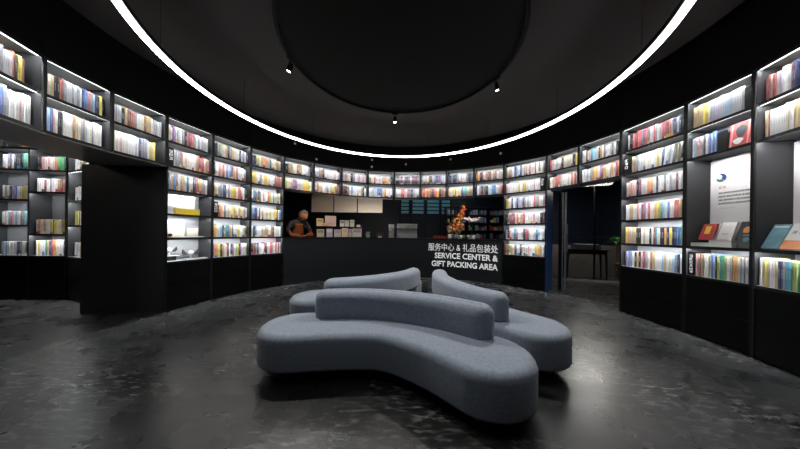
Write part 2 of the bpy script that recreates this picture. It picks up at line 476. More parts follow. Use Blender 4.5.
slab('trim_1', [(P[0].x, P[0].y), (P[1].x, P[1].y), (P[2].x, P[2].y), (p3.x, p3.y), (p3.x - 0.31, p3.y + 0.03), (-4.37, 3.50), (-4.35, 3.24), (-4.22, 2.51), (-3.95, 1.3)], ZU - 0.034, ZU - 0.0268, M['soffit'])
# walls of the adjoining rooms
slab('wall_left', [(-9.2, -2.2), (-9.2, 4.6), (-9.3, 4.6), (-9.3, -2.2)], 0, CH, M['panel'])
slab('wall_left_room', [(-9.2, 4.5), (-4.3, 4.5), (-4.3, 4.6), (-9.2, 4.6)], 0, CH, M['panel'])
slab('wall_far', [(-4.3, 9.0), (7.5, 9.0), (7.5, 9.1), (-4.3, 9.1)], 0, CH, M['bluewall'])
slab('wall_counter_left', [(-2.93, 5.42), (-4.2, 6.6), (-4.3, 9.0), (-4.36, 9.0), (-4.26, 6.58), (-2.97, 5.38)], 0, CH - 0.3, M['panel'])
slab('wall_counter_right', [(2.80, 5.98), (3.62, 6.9), (3.62, 9.0), (3.68, 9.0), (3.68, 6.88), (2.86, 5.94)], 0, CH - 0.3, M['panel'])
slab('wall_right', [(7.5, -2.0), (7.5, 9.0), (7.6, 9.0), (7.6, -2.0)], 0, CH, M['bluewall'])

# ------------------------------------------------------------------ bookcases
def bay_frame(i, j=None, A=None, C=None):
    A = P[i] if A is None else A; C = P[i + 1] if C is None else C
    d = C - A; rz = atan2(d.y, d.x)
    return A, rz, d.length

DEP = 0.30
def bookcase(name, label, cat, A, rz, wid, rows, base=True, group=None, niche=None, depth=DEP, side='side', backm='back'):
    """rows: list of (z_bottom, z_top) compartments; x along the front, y away from the room"""
    t = empty(name, (A.x, A.y, 0), rz, label, cat, group)
    e, s = 0.002, 0.019
    zlo = rows[-1][0] - 0.012; zhi = rows[0][1] + 0.008
    z0 = 0.0 if base else zlo
    for x0, x1 in ((e, e + s), (wid - e - s, wid - e)):
        bm = B(); box(bm, x0, x1, 0.004, depth, z0, zhi)
        obj('side_panel', bm, [M[side]], t)
        bm = B(); box(bm, x0 - 0.001, x1 + 0.001, 0.0, 0.0035, z0, zhi)
        obj('edge_trim', bm, [M['black']], t)
    x0, x1 = e + s + 0.0008, wid - e - s - 0.0008
    bm = B(); box(bm, x0, x1, depth - 0.012, depth, zlo, zhi)
    obj('back_panel', bm, [M[backm]], t)
    zs = sorted({r[0] for r in rows} | {r[1] for r in rows}, reverse=True)
    for z in zs:
        bm = B()
        box(bm, x0, x1, 0.002, depth - 0.0125, z - 0.012, z + 0.006, 1)
        box(bm, x0, x1, -0.001, 0.0018, z - 0.026, z + 0.007)
        obj('shelf_board', bm, [M['black'], M['board']], t)
    for (a, c) in rows:
        if c - a < 0.2: continue
        bm = B(); box(bm, x0 + 0.004, x1 - 0.004, 0.0022, 0.0095, c - 0.0165, c - 0.0122)
        obj('led_strip', bm, [M['led']], t)
        bm = B(); box(bm, x0 + 0.002, x1 - 0.002, 0.018, 0.032, c - 0.0160, c - 0.0122)
        obj('led_diffuser', bm, [M['soft']], t)
    if base:
        bm = B(); box(bm, x0, x1, 0.03, depth - 0.013, 0.0, rows[-1][0] - 0.014)
        obj('cabinet_body', bm, [M['cabinet']], t)
        for a, c in ((0.03, 0.352), (0.358, rows[-1][0] - 0.016)):
            bm = B(); box(bm, x0 + 0.001, x1 - 0.001, 0.004, 0.028, a, c)
            obj('drawer', bm, [M['cabinet']], t, bevel=0.002)
    return t

ORD = ['first', 'second', 'third', 'fourth', 'fifth', 'sixth', 'seventh', 'eighth', 'ninth', 'tenth', 'eleventh', 'twelfth',
       'thirteenth', 'fourteenth', 'fifteenth', 'sixteenth', 'seventeenth', 'eighteenth', 'nineteenth', 'twentieth']
ORD += ['twenty-' + o for o in ORD[:9]] + ['thirtieth', 'thirty-first', 'thirty-second', 'thirty-third']

six = [(LV[5 - i], LV[6 - i]) for i in range(6)]
two = six[:2]
niche_rows = [six[0], six[1], (LV[1], LV[4] - 0.0), six[5]]
BAYS = {}
spec = {
 0: ('Leftmost two-row lit book shelf above the left passage, cut by the frame', two, False, 'hanging_bookshelf'),
 1: ('Middle of the three two-row lit book shelves above the left passage', two, False, 'hanging_bookshelf'),
 2: ('Two-row lit book shelf directly above the plain black wall panel on the left', two, False, 'hanging_bookshelf'),
 3: ('Tall black backlit bookcase beside the black wall panel, with a yellow set and white ornaments', six, True, 'bookcase'),
 4: ('Tall black backlit bookcase, middle of the three left of the service counter', six, True, 'bookcase'),
 5: ('Tall black backlit bookcase touching the left end of the service counter', six, True, 'bookcase'),
 14: ('Tall black backlit bookcase at the right end of the service counter', six, True, 'bookcase'),
 15: ('Left one of the two short lit shelves above the dark glass doorway', two, False, 'hanging_bookshelf'),
 16: ('Right one of the two short lit shelves above the dark glass doorway', two, False, 'hanging_bookshelf'),
 17: ('Tall black backlit bookcase just right of the dark doorway, six full rows', six, True, 'bookcase'),
 18: ('Tall black bookcase on the right with a white poster niche and red cover above it', niche_rows, True, 'bookcase'),
 19: ('Rightmost tall black bookcase, cut by the frame, with a pale blue book in its niche', niche_rows, True, 'bookcase'),
}
for k in range(6, 14):
    spec[k] = ('Two-row lit shelf above the service counter, %s from the left of the eight there' % ORD[k - 6], two, False, 'hanging_bookshelf')
for i in range(20):
    A, rz, wd = bay_frame(i)
    lab, rows, base, nm = spec[i]
    BAYS[i] = (A, rz, wd)
    grp = 'hanging shelves over the counter' if 6 <= i <= 13 else None
    bookcase(nm, lab[0].lower() + lab[1:], 'bookcase' if base else 'shelf', A, rz, wd, rows, base, grp, side='nicheback' if i in (18, 19) else 'side')

# left room behind the passage
LR = [(Vector((-7.05, 4.00, 0)), Vector((-6.285, 4.055, 0))), (Vector((-6.275, 4.02, 0)), Vector((-5.69, 4.07, 0))),
      (Vector((-5.68, 4.075, 0)), Vector((-5.0, 3.84, 0)))]
LRows = [[(2.58, 2.9), (2.215, 2.58), (1.70, 2.215), (1.264, 1.70), (0.743, 1.264)],
         [(2.565, 2.9), (2.20, 2.565), (1.83, 2.20), (1.115, 1.83), (0.743, 1.115)],
         [(2.565, 2.9), (2.19, 2.565), (1.68, 2.19), (1.27, 1.68), (0.73, 1.27)]]
LL = ['backlit bookcase at the far left edge, seen through the passage', 'middle backlit bookcase seen through the left passage, with an empty tall gap',
      'angled backlit bookcase through the left passage, half hidden by the black panel']
for k, (A, C) in enumerate(LR):
    d = C - A; rz = atan2(d.y, d.x)
    BAYS['L%d' % k] = (A, rz, d.length)
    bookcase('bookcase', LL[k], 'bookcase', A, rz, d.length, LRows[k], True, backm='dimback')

# ------------------------------------------------------------------ books
def book_geo(bm, uvl, x, y, z, t, d, h, mc, mp, lean=0.0, hard=True):
    """upright book: spine towards -y"""
    def F(co, mi, uvs=None):
        vs = [bm.verts.new(c) for c in co]
        f = bm.faces.new(vs); f.material_index = mi
        for lp, u in zip(f.loops, uvs or [(-1, -1)] * len(co)): lp[uvl].uv = u
        return f
    start = len(bm.verts)
    hw = t / 2; b_ = min(0.0022, t * 0.12)
    n0 = len(bm.verts)
    def V(px, py, pz):
        return bm.verts.new((x + px + lean * pz, y + py, z + pz))
    # cover as one island: rounded spine, two boards, thin top and bottom rims
    prof = [(-hw, d), (-hw, b_ * 1.5), (-hw + b_, 0.0), (hw - b_, 0.0), (hw, b_ * 1.5), (hw, d), (hw - b_, d), (hw - b_, b_ * 2), (-hw + b_, b_ * 2), (-hw + b_, d)]
    lo = [V(px, py, 0) for px, py in prof]; hi = [V(px, py, h) for px, py in prof]
    n = len(prof)
    for i in range(n):
        j = (i + 1) % n
        f = bm.faces.new((lo[i], lo[j], hi[j], hi[i])); f.material_index = mc
        if i == 2: us = [(0.08, 0), (0.92, 0), (0.92, 1), (0.08, 1)]
        elif i == 1: us = [(0, 0), (0.08, 0), (0.08, 1), (0, 1)]
        elif i == 3: us = [(0.92, 0), (1, 0), (1, 1), (0.92, 1)]
        else: us = [(-1, -1)] * 4
        for lp, u in zip(f.loops, us): lp[uvl].uv = u
    for q, rev in ((lo, True), (hi, False)):
        for idx in ((0, 1, 8, 9), (1, 2, 3, 4, 7, 8), (4, 5, 6, 7)):
            vs = [q[k] for k in idx]
            f = bm.faces.new(vs[::-1] if not rev else vs); f.material_index = mc
            for lp in f.loops: lp[uvl].uv = (-1, -1)
    # page block
    pv = [V(px, py, pz) for px in (-hw + b_, hw - b_) for py in (b_ * 2, d - 0.003) for pz in (0.002, h - 0.004)]
    for f_ in ((0, 1, 3, 2), (4, 6, 7, 5), (0, 4, 5, 1), (2, 3, 7, 6), (0, 2, 6, 4), (1, 5, 7, 3)):
        f = bm.faces.new([pv[k] for k in f_]); f.material_index = mp
        for lp in f.loops: lp[uvl].uv = (-1, -1)

BM_CACHE = {}
def unit_book(code, lean=0.0):
    key = (code, round(lean, 2))
    if key not in BM_CACHE:
        bm = B(); uvl = bm.loops.layers.uv.new('UVMap')
        book_geo(bm, uvl, 0, 0, 0, 0.025, 0.16, 0.24, 0, 1, lean)
        BM_CACHE[key] = newmesh('book', bm, [BOOKM[code], M['paper']])
    return BM_CACHE[key]

RND = random.Random(11)
STUFF = B(); STUFF_UV = STUFF.loops.layers.uv.new('UVMap')
CODES = list(PAL)
PAPER_IDX = len(CODES)
ROWN = {0: 'top', 1: 'second', 2: 'third', 3: 'fourth', 4: 'fifth', 5: 'bottom'}
n_single = 0
def fill(bay, zb, colors, f0, f1, h, desc=None, rown=None, leans=None, back=0.045, hvar=0.012, fromright=False):
    global n_single
    A, rz, wd = BAYS[bay]
    Mx = Matrix.Translation((A.x, A.y, 0)) @ Matrix.Rotation(rz, 4, 'Z')
    n = len(colors)
    X_0, X_1 = 0.026 + f0 * (wd - 0.052), 0.026 + f1 * (wd - 0.052)
    ws = []; prev = None
    for c in colors:
        ws.append(RND.uniform(0.75, 1.25))
    tot = sum(ws); x = X_0
    run_h = h
    for k, c in enumerate(colors):
        t = (X_1 - X_0) * ws[k] / tot
        if c == ' ':
            x += t; prev = c; continue
        if c != prev: run_h = h + RND.uniform(-hvar, hvar)
        hh = run_h + RND.uniform(-0.002, 0.002)
        yy = back + RND.uniform(-0.004, 0.006)
        ln = 0.0
        if leans and k in leans: ln = leans[k]
        d = 0.165 + RND.uniform(-0.015, 0.01)
        xc = x + t / 2
        if ln > 0: xc -= ln * 0.10
        elif ln < 0: xc -= ln * 0.10
        tt = t * 0.955
        if desc:
            o = bpy.data.objects.new('book', unit_book(c, ln)); COL.objects.link(o)
            o.matrix_world = Mx @ Matrix.Translation((xc, yy, zb + 0.0065)) @ Matrix.Diagonal((tt / 0.025, d / 0.16, hh / 0.24, 1))
            thick = 'slim' if tt < 0.019 else ('thick' if tt > 0.031 else 'upright')
            if fromright:
                pos = ORD[n - 1 - k] + ' from right'
            else:
                pos = ORD[k] + ' from left'
            lab = '%s %s book, %s, %s of %s' % (thick, PAL[c][0], pos, rown, desc)
            tag(o, lab, 'book', 'books on the %s of %s' % (rown, desc))
            n_single += 1
        else:
            n0 = len(STUFF.verts)
            STUFF.verts.ensure_lookup_table()
            before = set()
            book_geo(STUFF, STUFF_UV, xc, yy, zb + 0.0065, tt, d, hh, CODES.index(c), PAPER_IDX, ln)
            STUFF.verts.ensure_lookup_table()
            for v in STUFF.verts[n0:]: v.co = Mx @ v.co
        x += t; prev = c

Z = [LV[5 - i] for i in range(6)]   # row floors, top row first
# left, above the passage
fill(0, Z[0], 'kggllllrkyyB', 0.50, 0.87, 0.245, 'leftmost hanging shelf', 'upper row', fromright=True)
fill(0, Z[1], 'bmbglwwwpwwww', 0.50, 0.97, 0.27, 'leftmost hanging shelf', 'lower row', fromright=True)
fill(1, Z[0], 'cTkkrmgllglgwnbgrgsnkyk', 0.06, 0.97, 0.235, 'second hanging shelf at left', 'upper row')
fill(1, Z[1], 'wsbpwkkwwwwBTwgBswcgwwcw', 0.02, 0.93, 0.255, 'second hanging shelf at left', 'lower row')
fill(2, Z[0], 'wllkTmBrgwwcBTTwllwl', 0.02, 0.98, 0.225, 'third hanging shelf at left', 'upper row')
fill(2, Z[1], 'wcwpwwcwwwlwngggwTTy', 0.02, 0.84, 0.26, 'third hanging shelf at left', 'lower row')
# left bookcases
fill(3, Z[0], 'cwuwlwgkrmrgwgwllw', 0.02, 0.95, 0.235)
fill(3, Z[1], 'lggmgcTcwwwwTBmrmpTp', 0.15, 1.0, 0.25)
fill(3, Z[2], 'kgTbBlTTsncwkmBoggw', 0.02, 0.95, 0.25)
fill(4, Z[0], 'gelcTkgTcwwnwgwn', 0.10, 1.0, 0.23)
fill(4, Z[1], 'klwpTprwusbmTcrwwwwg', 0.02, 0.92, 0.24)
fill(4, Z[2], 'TcwTbgnnwucyyywrrcwnk', 0.02, 0.98, 0.235)
fill(4, Z[3], 'rowkwccyyeccTycwTw', 0.15, 0.98, 0.22)
fill(4, Z[4], 'oywwsnwtbocnwwwywwwek', 0.02, 0.98, 0.22)
fill(4, Z[5], 'boTykTwpkwnuweekuwwcw', 0.02, 0.98, 0.235)
fill(5, Z[0], 'nkeTcTooTgnwcceTw', 0.02, 0.95, 0.215)
fill(5, Z[1], 'yyywwgLwyywcwwwBBmrT', 0.02, 0.99, 0.235)
fill(5, Z[2], 'ctbTngwTwwrewGwwyw', 0.02, 0.95, 0.225)
fill(5, Z[3], 'gbnnwnwTcwlcewwyyBwb', 0.02, 0.98, 0.225)
fill(5, Z[4], 'wkbwwwlcTTwcBkwwlw', 0.02, 0.98, 0.22)
fill(5, Z[5], 'kBmgnwwwmkcwrrwwrwmw', 0.02, 0.98, 0.225)
# above the counter
for bay, r1, r2 in ((6, 'kTcccBTwwwlk', 'eccTuuwcwyyyw'), (7, 'wLBBkwlwwwpwL', 'wBTTwLgwewyBm'), (8, 'wpcwkgwwpwlp', 'mkBwbwwwcTkw'),
                    (9, 'ewrwwlwBowwk', 'wlswbnbyowww'), (10, 'kkmkgnkmgkmkm', 'wwwrrpwrgnlww'), (11, 'lwlcBkLgnuLl', 'rrorTBkroykBr'),
                    (12, 'nkgkngwlwwgng', 'TccyewycnbttyTw'), (13, 'BokmwTBmcTBwcc', 'nwgkgmkwsbbwlr')):
    fill(bay, Z[0], r1, 0.02, 0.98, 0.22 if bay != 9 else 0.2)
    fill(bay, Z[1], r2, 0.02, 0.98, 0.235)
fill(14, Z[0], 'ewTpwnbLwnwgTwrwwBwBwg', 0.02, 0.96, 0.25)
fill(14, Z[1], 'pwwwcwewTywwwwpww', 0.02, 0.86, 0.23)
fill(14, Z[2], 'eywnwsnLwngwgwwrgBwwp', 0.02, 0.98, 0.24)
fill(14, Z[3], 'kgBmmwowTrwwwpwwkm', 0.02, 0.98, 0.24)
fill(14, Z[4], 'LkpwbgwwlkrBwwwbsww', 0.02, 0.98, 0.23)
fill(14, Z[5], 'BmGowngwkwcwpwwyyTw', 0.02, 0.98, 0.235)
fill(15, Z[0], 'rwcwlwwBkcwcccckky', 0.02, 0.97, 0.225, leans={7: 0.1})
fill(15, Z[1], 'cwTrrrgcwwwcwrcrw', 0.02, 0.97, 0.23)
fill(16, Z[0], 'wwmwctssckTcgwwwgwk', 0.02, 0.93, 0.225)
fill(16, Z[1], 'wlwLwgTyowumTycwpywro', 0.02, 0.99, 0.24)
d17 = 'bookcase right of doorway'
fill(17, Z[0], 'wkkrmrrgmrgwwrlwlrrmrgnlnk', 0.06, 0.97, 0.25)
fill(17, Z[1], 'TlgwwcwcwwwywnwwlwgTgk', 0.14, 0.97, 0.25, leans={13: 0.12, 14: 0.12, 15: 0.12, 16: 0.12, 17: 0.12, 18: 0.12, 19: .12, 20: .12, 21: .12})
fill(17, Z[2], 'wpTpwkmwwwooTwkwwgwlwmwl', 0.04, 0.97, 0.235)
fill(17, Z[3], 'wwTTwwrwmuwrwwoyetswbwwrrTk', 0.03, 0.98, 0.24, d17, 'fourth row')
fill(17, Z[4], 'yoLTTkkwTwwkwmtwkkonyknbtw', 0.03, 0.99, 0.24, d17, 'fifth row')
fill(17, Z[5], 'nLbgwkTkpmgwBTwwwsTwcsgnw', 0.02, 0.98, 0.24, d17, 'bottom row')
d18 = 'poster bookcase'
fill(18, Z[0], 'TTTTTyyyllLlLllslslllll', 0.02, 0.86, 0.265, d18, 'top row', hvar=0.004)
fill(18, Z[1], 'wslppplgkwLbsbsb', 0.02, 0.46, 0.245, d18, 'second row', hvar=0.006)
fill(18, Z[5], 'pplmTTwwewbskyetGGTwwlBooowtwgwb', 0.14, 0.985, 0.265, d18, 'bottom row', back=0.02)
d19 = 'rightmost bookcase'
fill(19, Z[0], 'rmpmrlLwwlmnnkyetbttGGTT', 0.03, 0.80, 0.25, d19, 'top row')
fill(19, Z[1], 'TmwwwwwwcwwTTcwnnkl', 0.03, 0.66, 0.265, d19, 'second row')
fill(19, Z[5], 'wwyTlwwTnngtteeGppprmTwk', 0.03, 0.80, 0.27, d19, 'bottom row', back=0.02)
# left room
fill('L0', 2.58, 'kkkkkkkkkkk', 0.35, 0.99, 0.2)
for z_, s_, h_ in ((2.215, 'wwLnwkkkktGwt', 0.26), (1.70, 'wTwnTbwwyecyw', 0.235), (1.264, 'wcwtrlswTgstb', 0.23), (0.743, 'gwbwcwwnngwgGy', 0.235)):
    fill('L0', z_, s_, 0.35, 0.98, h_)
for z_, s_, h_, a_ in ((2.20, 'kkpwpwwoGGGw', 0.235, 0.1), (1.83, 'wwwmwgwwTBpw', 0.225, 0.1), (1.115, 'wTcTwwyuywcyT', 0.24, 0.08), (0.743, 'wywwGTnrowwlk', 0.26, 0.08)):
    fill('L1', z_, s_, a_, 0.97, h_)
for z_, s_ in ((2.19, 'wcwTwTwwcw'), (1.68, 'wwcwTwwcwg'), (1.27, 'yemwTwyuwc'), (0.73, 'wgwTcwcgww')):
    fill('L2', z_, s_, 0.12, 0.95, 0.235)
so = obj('books', STUFF, [BOOKM[c] for c in CODES] + [M['paper']])
tag(so, 'all the smaller multicoloured books packed upright on the farther backlit shelves', 'books', kind='stuff')

# ------------------------------------------------------------------ shelf markers, bookends, displayed books
def bay_pt(bay, fx, y, z):
    A, rz, wd = BAYS[bay]
    return Matrix.Translation((A.x, A.y, 0)) @ Matrix.Rotation(rz, 4, 'Z') @ Vector((fx * wd, y, z)), rz

GLYPH = ((0, 0, 1, 0.14), (0, 0.84, 1, 0.98), (0.42, 0, 0.58, 1), (0, 0.42, 1, 0.56), (0, 0.05, 0.16, 0.95), (0.84, 0.1, 1, 0.9))
def glyphs(bm, x0, z0, s, y, rnd, mtx=None, th=0.001, n=4):
    """one small square written character made of strokes"""
    for a, b_, c, d in rnd.sample(GLYPH, n):
        box(bm, x0 + a * s, x0 + c * s, y - th, y, z0 + b_ * s, z0 + d * s, 0, mtx)

def marker(bay, fx, zb, n, label, h=0.27, wdt=0.075):
    p, rz = bay_pt(bay, fx, 0.02, zb + 0.007)
    t = empty('shelf_marker', p, rz, label, 'sign', 'black category markers standing among the books')
    bm = B(); box(bm, 0, wdt, 0, 0.12, 0, h); obj('block', bm, [M['black']], t, bevel=0.002)
    bm = B(); r_ = random.Random(bay * 7 + n)
    s = min(0.04, (h - 0.04) / n * 0.72)
    for k in range(n):
        glyphs(bm, wdt / 2 - s / 2, h - 0.03 - (k + 1) * (s * 1.3), s, -0.0002, r_)
    obj('characters', bm, [M['letter']], t)
marker(3, 0.04, Z[1], 3, 'black marker with white characters in the second row beside the black panel')
marker(4, 0.04, Z[3], 3, 'black marker with white characters in the fourth row, middle left bookcase')
marker(14, 0.865, Z[1], 3, 'black marker with white characters at the right end of a row near the counter')
marker(17, 0.04, Z[1], 3, 'black marker with white characters, second row of bookcase right of doorway')
marker(18, 0.035, Z[5], 6, 'black marker with white characters beside pink books below the poster', 0.29)

def bookend(bay, fx, zb, wdt, h, label, mat='black'):
    p, rz = bay_pt(bay, fx, 0.03, zb + 0.0068)
    t = empty('bookend', p, rz, label, 'bookend')
    bm = B(); box(bm, 0, wdt, 0, 0.004, 0, h); box(bm, 0, 0.004, 0.0042, 0.14, 0, h)
    obj('upright_plate', bm, [M[mat]], t)
    bm = B(); box(bm, 0.0045, wdt, 0.0045, 0.14, 0, 0.003); obj('foot_plate', bm, [M[mat]], t)
bookend(18, 0.845, Z[0], 0.07, 0.235, 'black metal bookend at the right end of the top row over the poster')
bookend(18, 0.478, Z[1], 0.09, 0.22, 'black metal bookend between pale blue books and the red cover')

def faced_book(p, rz, wdt, h, th, tilt, cover, label, deco=None, group=None, yaw=0.0):
    """book shown front cover out, leaning back by tilt"""
    t = empty('book', p, 0, label, 'book', group)
    t.rotation_euler = (-tilt, 0, rz + yaw)
    t.location.z += th * sin(tilt) + 0.0005
    bm = B()
    box(bm, 0, wdt, 0, 0.003, 0, h); box(bm, 0, 0.003, 0.0032, th - 0.0032, 0, h); box(bm, 0, wdt, th - 0.003, th, 0, h)
    obj('cover', bm, [cover], t)
    bm = B(); box(bm, 0.0035, wdt - 0.004, 0.0035, th - 0.0035, 0.003, h - 0.004); obj('pages', bm, [M['paper']], t)
    for nm, mat, polys in (deco or []):
        bm = B()
        for poly in polys:
            a = [bm.verts.new((u * wdt, -0.0008, v * h)) for u, v in poly]
            c = [bm.verts.new((u * wdt, -0.0001, v * h)) for u, v in poly]
            bm.faces.new(a)
            for i in range(len(a)):
                bm.faces.new((a[i], c[i], c[(i + 1) % len(a)], a[(i + 1) % len(a)]))
        obj(nm, bm, [mat], t)
    return t
def rect(a, b_, c, d): return [(a, b_), (c, b_), (c, d), (a, d)]
def disc(cx_, cy_, rx, ry=None, n=20, w0=0.0):
    ry = ry or rx
    return [(cx_ + rx * cos(2 * pi * i / n) * (1 + w0 * sin(3 * 2 * pi * i / n)), cy_ + ry * sin(2 * pi * i / n)) for i in range(n)]
C_red = plain('red_cover', (0.55, 0.07, 0.07), 0.4)
C_salmon = plain('salmon_cover_stripe', (0.75, 0.30, 0.26), 0.4)
C_dark = plain('charcoal_cover', (0.045, 0.05, 0.055), 0.35)
C_orange = plain('orange_cover_print', (0.85, 0.30, 0.10), 0.5)
C_yellow = plain('yellow_cover_print', (0.9, 0.55, 0.05), 0.5)
C_cream = plain('cream_cover', (0.75, 0.66, 0.52), 0.5)
C_white = plain('white_cover', (0.90, 0.88, 0.85), 0.5)
C_blue = plain('pale_blue_cover', (0.22, 0.42, 0.50), 0.5, var=0.5, bscale=14)
C_brown = plain('brown_cover', (0.40, 0.18, 0.12), 0.5, var=0.5, bscale=14)
p, rz = bay_pt(18, 0.635, 0.035, Z[1] + 0.010)
faced_book(p, rz, 0.20, 0.25, 0.03, 0.10, C_red, 'red illustrated book standing front cover out in the second row over the poster',
           [('cover_stripes', C_salmon, [rect(0.04, 0.02, 0.12, 0.98), rect(0.70, 0.02, 0.78, 0.98), rect(0.84, 0.02, 0.90, 0.98)]),
            ('cover_figure', C_dark, [disc(0.45, 0.62, 0.22, 0.27, 18, 0.15)]), ('cover_patch', C_white, [disc(0.36, 0.22, 0.2, 0.13, 14, 0.2)])])

# poster in the niche
def niche_poster(bay, label):
    p, rz = bay_pt(bay, 0, 0.268, LV[1] + 0.012)
    A, rz_, wd = BAYS[bay]
    t = empty('poster', p, rz, label, 'poster')
    W, H = wd - 0.05, ZU - LV[1] - 0.05
    bm = B(); box(bm, 0.025, 0.025 + W, 0, 0.012, 0, H); obj('board', bm, [M['poster']], t)
    if bay != 18: return
    def art(nm, mat, polys):
        bm = B()
        for poly in polys:
            a = [bm.verts.new((u, -0.0012, v)) for u, v in poly]
            c = [bm.verts.new((u, -0.0002, v)) for u, v in poly]
            bm.faces.new(a)
            for i in range(len(a)): bm.faces.new((a[i], c[i], c[(i + 1) % len(a)], a[(i + 1) % len(a)]))
        obj(nm, bm, [mat], t)
    cx_, cz = 0.13, H - 0.215
    def moon(a0_, a1_, r0, r1, n=12):
        o_ = [(cx_ + r1 * cos(a0_ + (a1_ - a0_) * i / n), cz + r1 * sin(a0_ + (a1_ - a0_) * i / n)) for i in range(n + 1)]
        i_ = [(cx_ - 0.012 + r0 * cos(a0_ + (a1_ - a0_) * i / n), cz + 0.012 + r0 * sin(a0_ + (a1_ - a0_) * i / n)) for i in range(n + 1)]
        return o_ + i_[::-1]
    art('logo_blue', plain('logo_blue_print', (0.015, 0.05, 0.16), 0.5), [moon(-0.9, 1.7, 0.022, 0.05)])
    art('logo_green', plain('logo_green_print', (0.05, 0.17, 0.12), 0.5), [moon(-2.7, -0.95, 0.028, 0.05)])
    r_ = random.Random(4)
    bm = B()
    for k in range(2): glyphs(bm, 0.11 + k * 0.034, H - 0.345, 0.026, -0.0002, r_)
    obj('heading', bm, [M['redink']], t)
    bm = B()
    for ln, n in enumerate((15, 19, 15, 19)):
        bm = B()
        for k in range(n): glyphs(bm, 0.105 + k * 0.0232, H - 0.41 - ln * 0.042, 0.020, -0.0002, r_, n=5)
        obj('text_line', bm, [M['ink']], t)
    bm = B(); 
    for k in range(14): glyphs(bm, 0.11 + k * 0.011, H - 0.585, 0.008, -0.0002, r_, n=3)
    obj('fine_print', bm, [M['greyink']], t)
niche_poster(18, 'white poster with a round blue-green logo and lines of small writing in the right niche')
niche_poster(19, 'plain white board in the niche at the right edge of the frame')

# books shown in the two niches, on slanted rests
zn = LV[1] + 0.0075
def flat_book(bay, fx, y, z, wdt, d, th, label, yaw=0.0):
    p, rz = bay_pt(bay, fx, y, z)
    t = empty('book', p, rz + yaw, label, 'book', 'white books lying flat below the poster')
    bm = B(); box(bm, 0, wdt, 0, d, 0, 0.003); box(bm, 0, wdt, 0, d, th - 0.003, th); box(bm, 0, wdt, 0, 0.003, 0.0032, th - 0.0032)
    obj('cover', bm, [C_white], t)
    bm = B(); box(bm, 0.003, wdt - 0.003, 0.0035, d - 0.003, 0.0034, th - 0.0034); obj('pages', bm, [M['paper']], t)
flat_book(18, 0.07, 0.03, zn, 0.385, 0.19, 0.042, 'wide white book lying flat, bottom of the pile under the red and yellow cover')
flat_book(18, 0.36, 0.035, zn + 0.043, 0.20, 0.17, 0.03, 'white book lying on top of the wide white one below the poster')
def rest(bay, fx, y, z, wdt, h, tilt, label):
    p, rz = bay_pt(bay, fx, y, z)
    t = empty('book_rest', p, rz, label, 'book rest')
    bm = B()
    m_ = Matrix.Rotation(-tilt, 4, 'X')
    box(bm, 0, wdt, 0.0, 0.004, 0.0, h, 0, m_); obj('back_plate', bm, [M['black']], t)
    bm = B(); box(bm, 0, wdt, -0.035, -0.0005, 0, 0.004); box(bm, 0, wdt, -0.035, -0.032, 0.0042, 0.016); obj('lip', bm, [M['black']], t)
tl = radians(20)
q = [(0.125, 0.135, 0.20, C_red, 'red book with an orange-yellow square on its cover, tilted back below the poster',
      [('cover_square', C_yellow, [rect(0.28, 0.35, 0.68, 0.85)])]),
     (0.28, 0.12, 0.20, C_cream, 'cream book leaning behind the red one in the poster niche', [('cover_edge', C_orange, [rect(0.0, 0.0, 0.12, 1.0)])]),
     (0.40, 0.14, 0.215, C_white, 'white book with a grey spine leaning in the middle of the poster niche', [('cover_mark', M['greyink'], [rect(0.0, 0.0, 0.08, 1.0), rect(0.3, 0.3, 0.7, 0.34)])])]
for fx, wdt, h, cv, lb, dc in q:
    p, rz = bay_pt(18, fx, 0.115 if 'cream' in lb else 0.075, zn + 0.0765)
    faced_book(p, rz, wdt, h, 0.018, tl, cv, lb, dc, yaw=0.0)
p, rz = bay_pt(18, 0.645, 0.10, zn + 0.074)
faced_book(p, rz, 0.155, 0.215, 0.02, tl, C_dark, 'dark illustrated book with an orange figure at the right side of the poster niche',
           [('cover_figure', C_orange, [disc(0.42, 0.5, 0.17, 0.24, 14, 0.2)])])
p, rz = bay_pt(18, 0.75, 0.035, zn)
faced_book(p, rz, 0.12, 0.16, 0.02, radians(14), C_dark, 'small dark book with a teal ring standing in front beside the lying white books',
           [('cover_ring', plain('teal_print', (0.1, 0.3, 0.28), 0.5), [disc(0.5, 0.55, 0.2, 0.16)]), ('cover_line', M['greyink'], [rect(0.25, 0.82, 0.75, 0.86)])])
tl2 = radians(24)
p, rz = bay_pt(19, 0.045, 0.035, zn)
faced_book(p, rz, 0.135, 0.255, 0.022, tl2, C_blue, 'pale blue illustrated book tilted back in the rightmost niche',
           [('cover_title', C_white, [rect(0.1, 0.86, 0.9, 0.93)])])
p, rz = bay_pt(19, 0.275, 0.035, zn)
faced_book(p, rz, 0.19, 0.26, 0.022, tl2, C_white, 'white book with an orange lower band tilted back at the right frame edge',
           [('cover_band', C_orange, [rect(0.0, 0.0, 1.0, 0.34)]), ('cover_title', M['greyink'], [rect(0.15, 0.6, 0.3, 0.72), rect(0.4, 0.6, 0.55, 0.72), rect(0.65, 0.6, 0.8, 0.72)])])
p, rz = bay_pt(19, 0.30, 0.175, zn)
faced_book(p, rz, 0.19, 0.30, 0.02, radians(12), C_brown, 'brown illustrated book standing behind the white and orange one at the right edge')

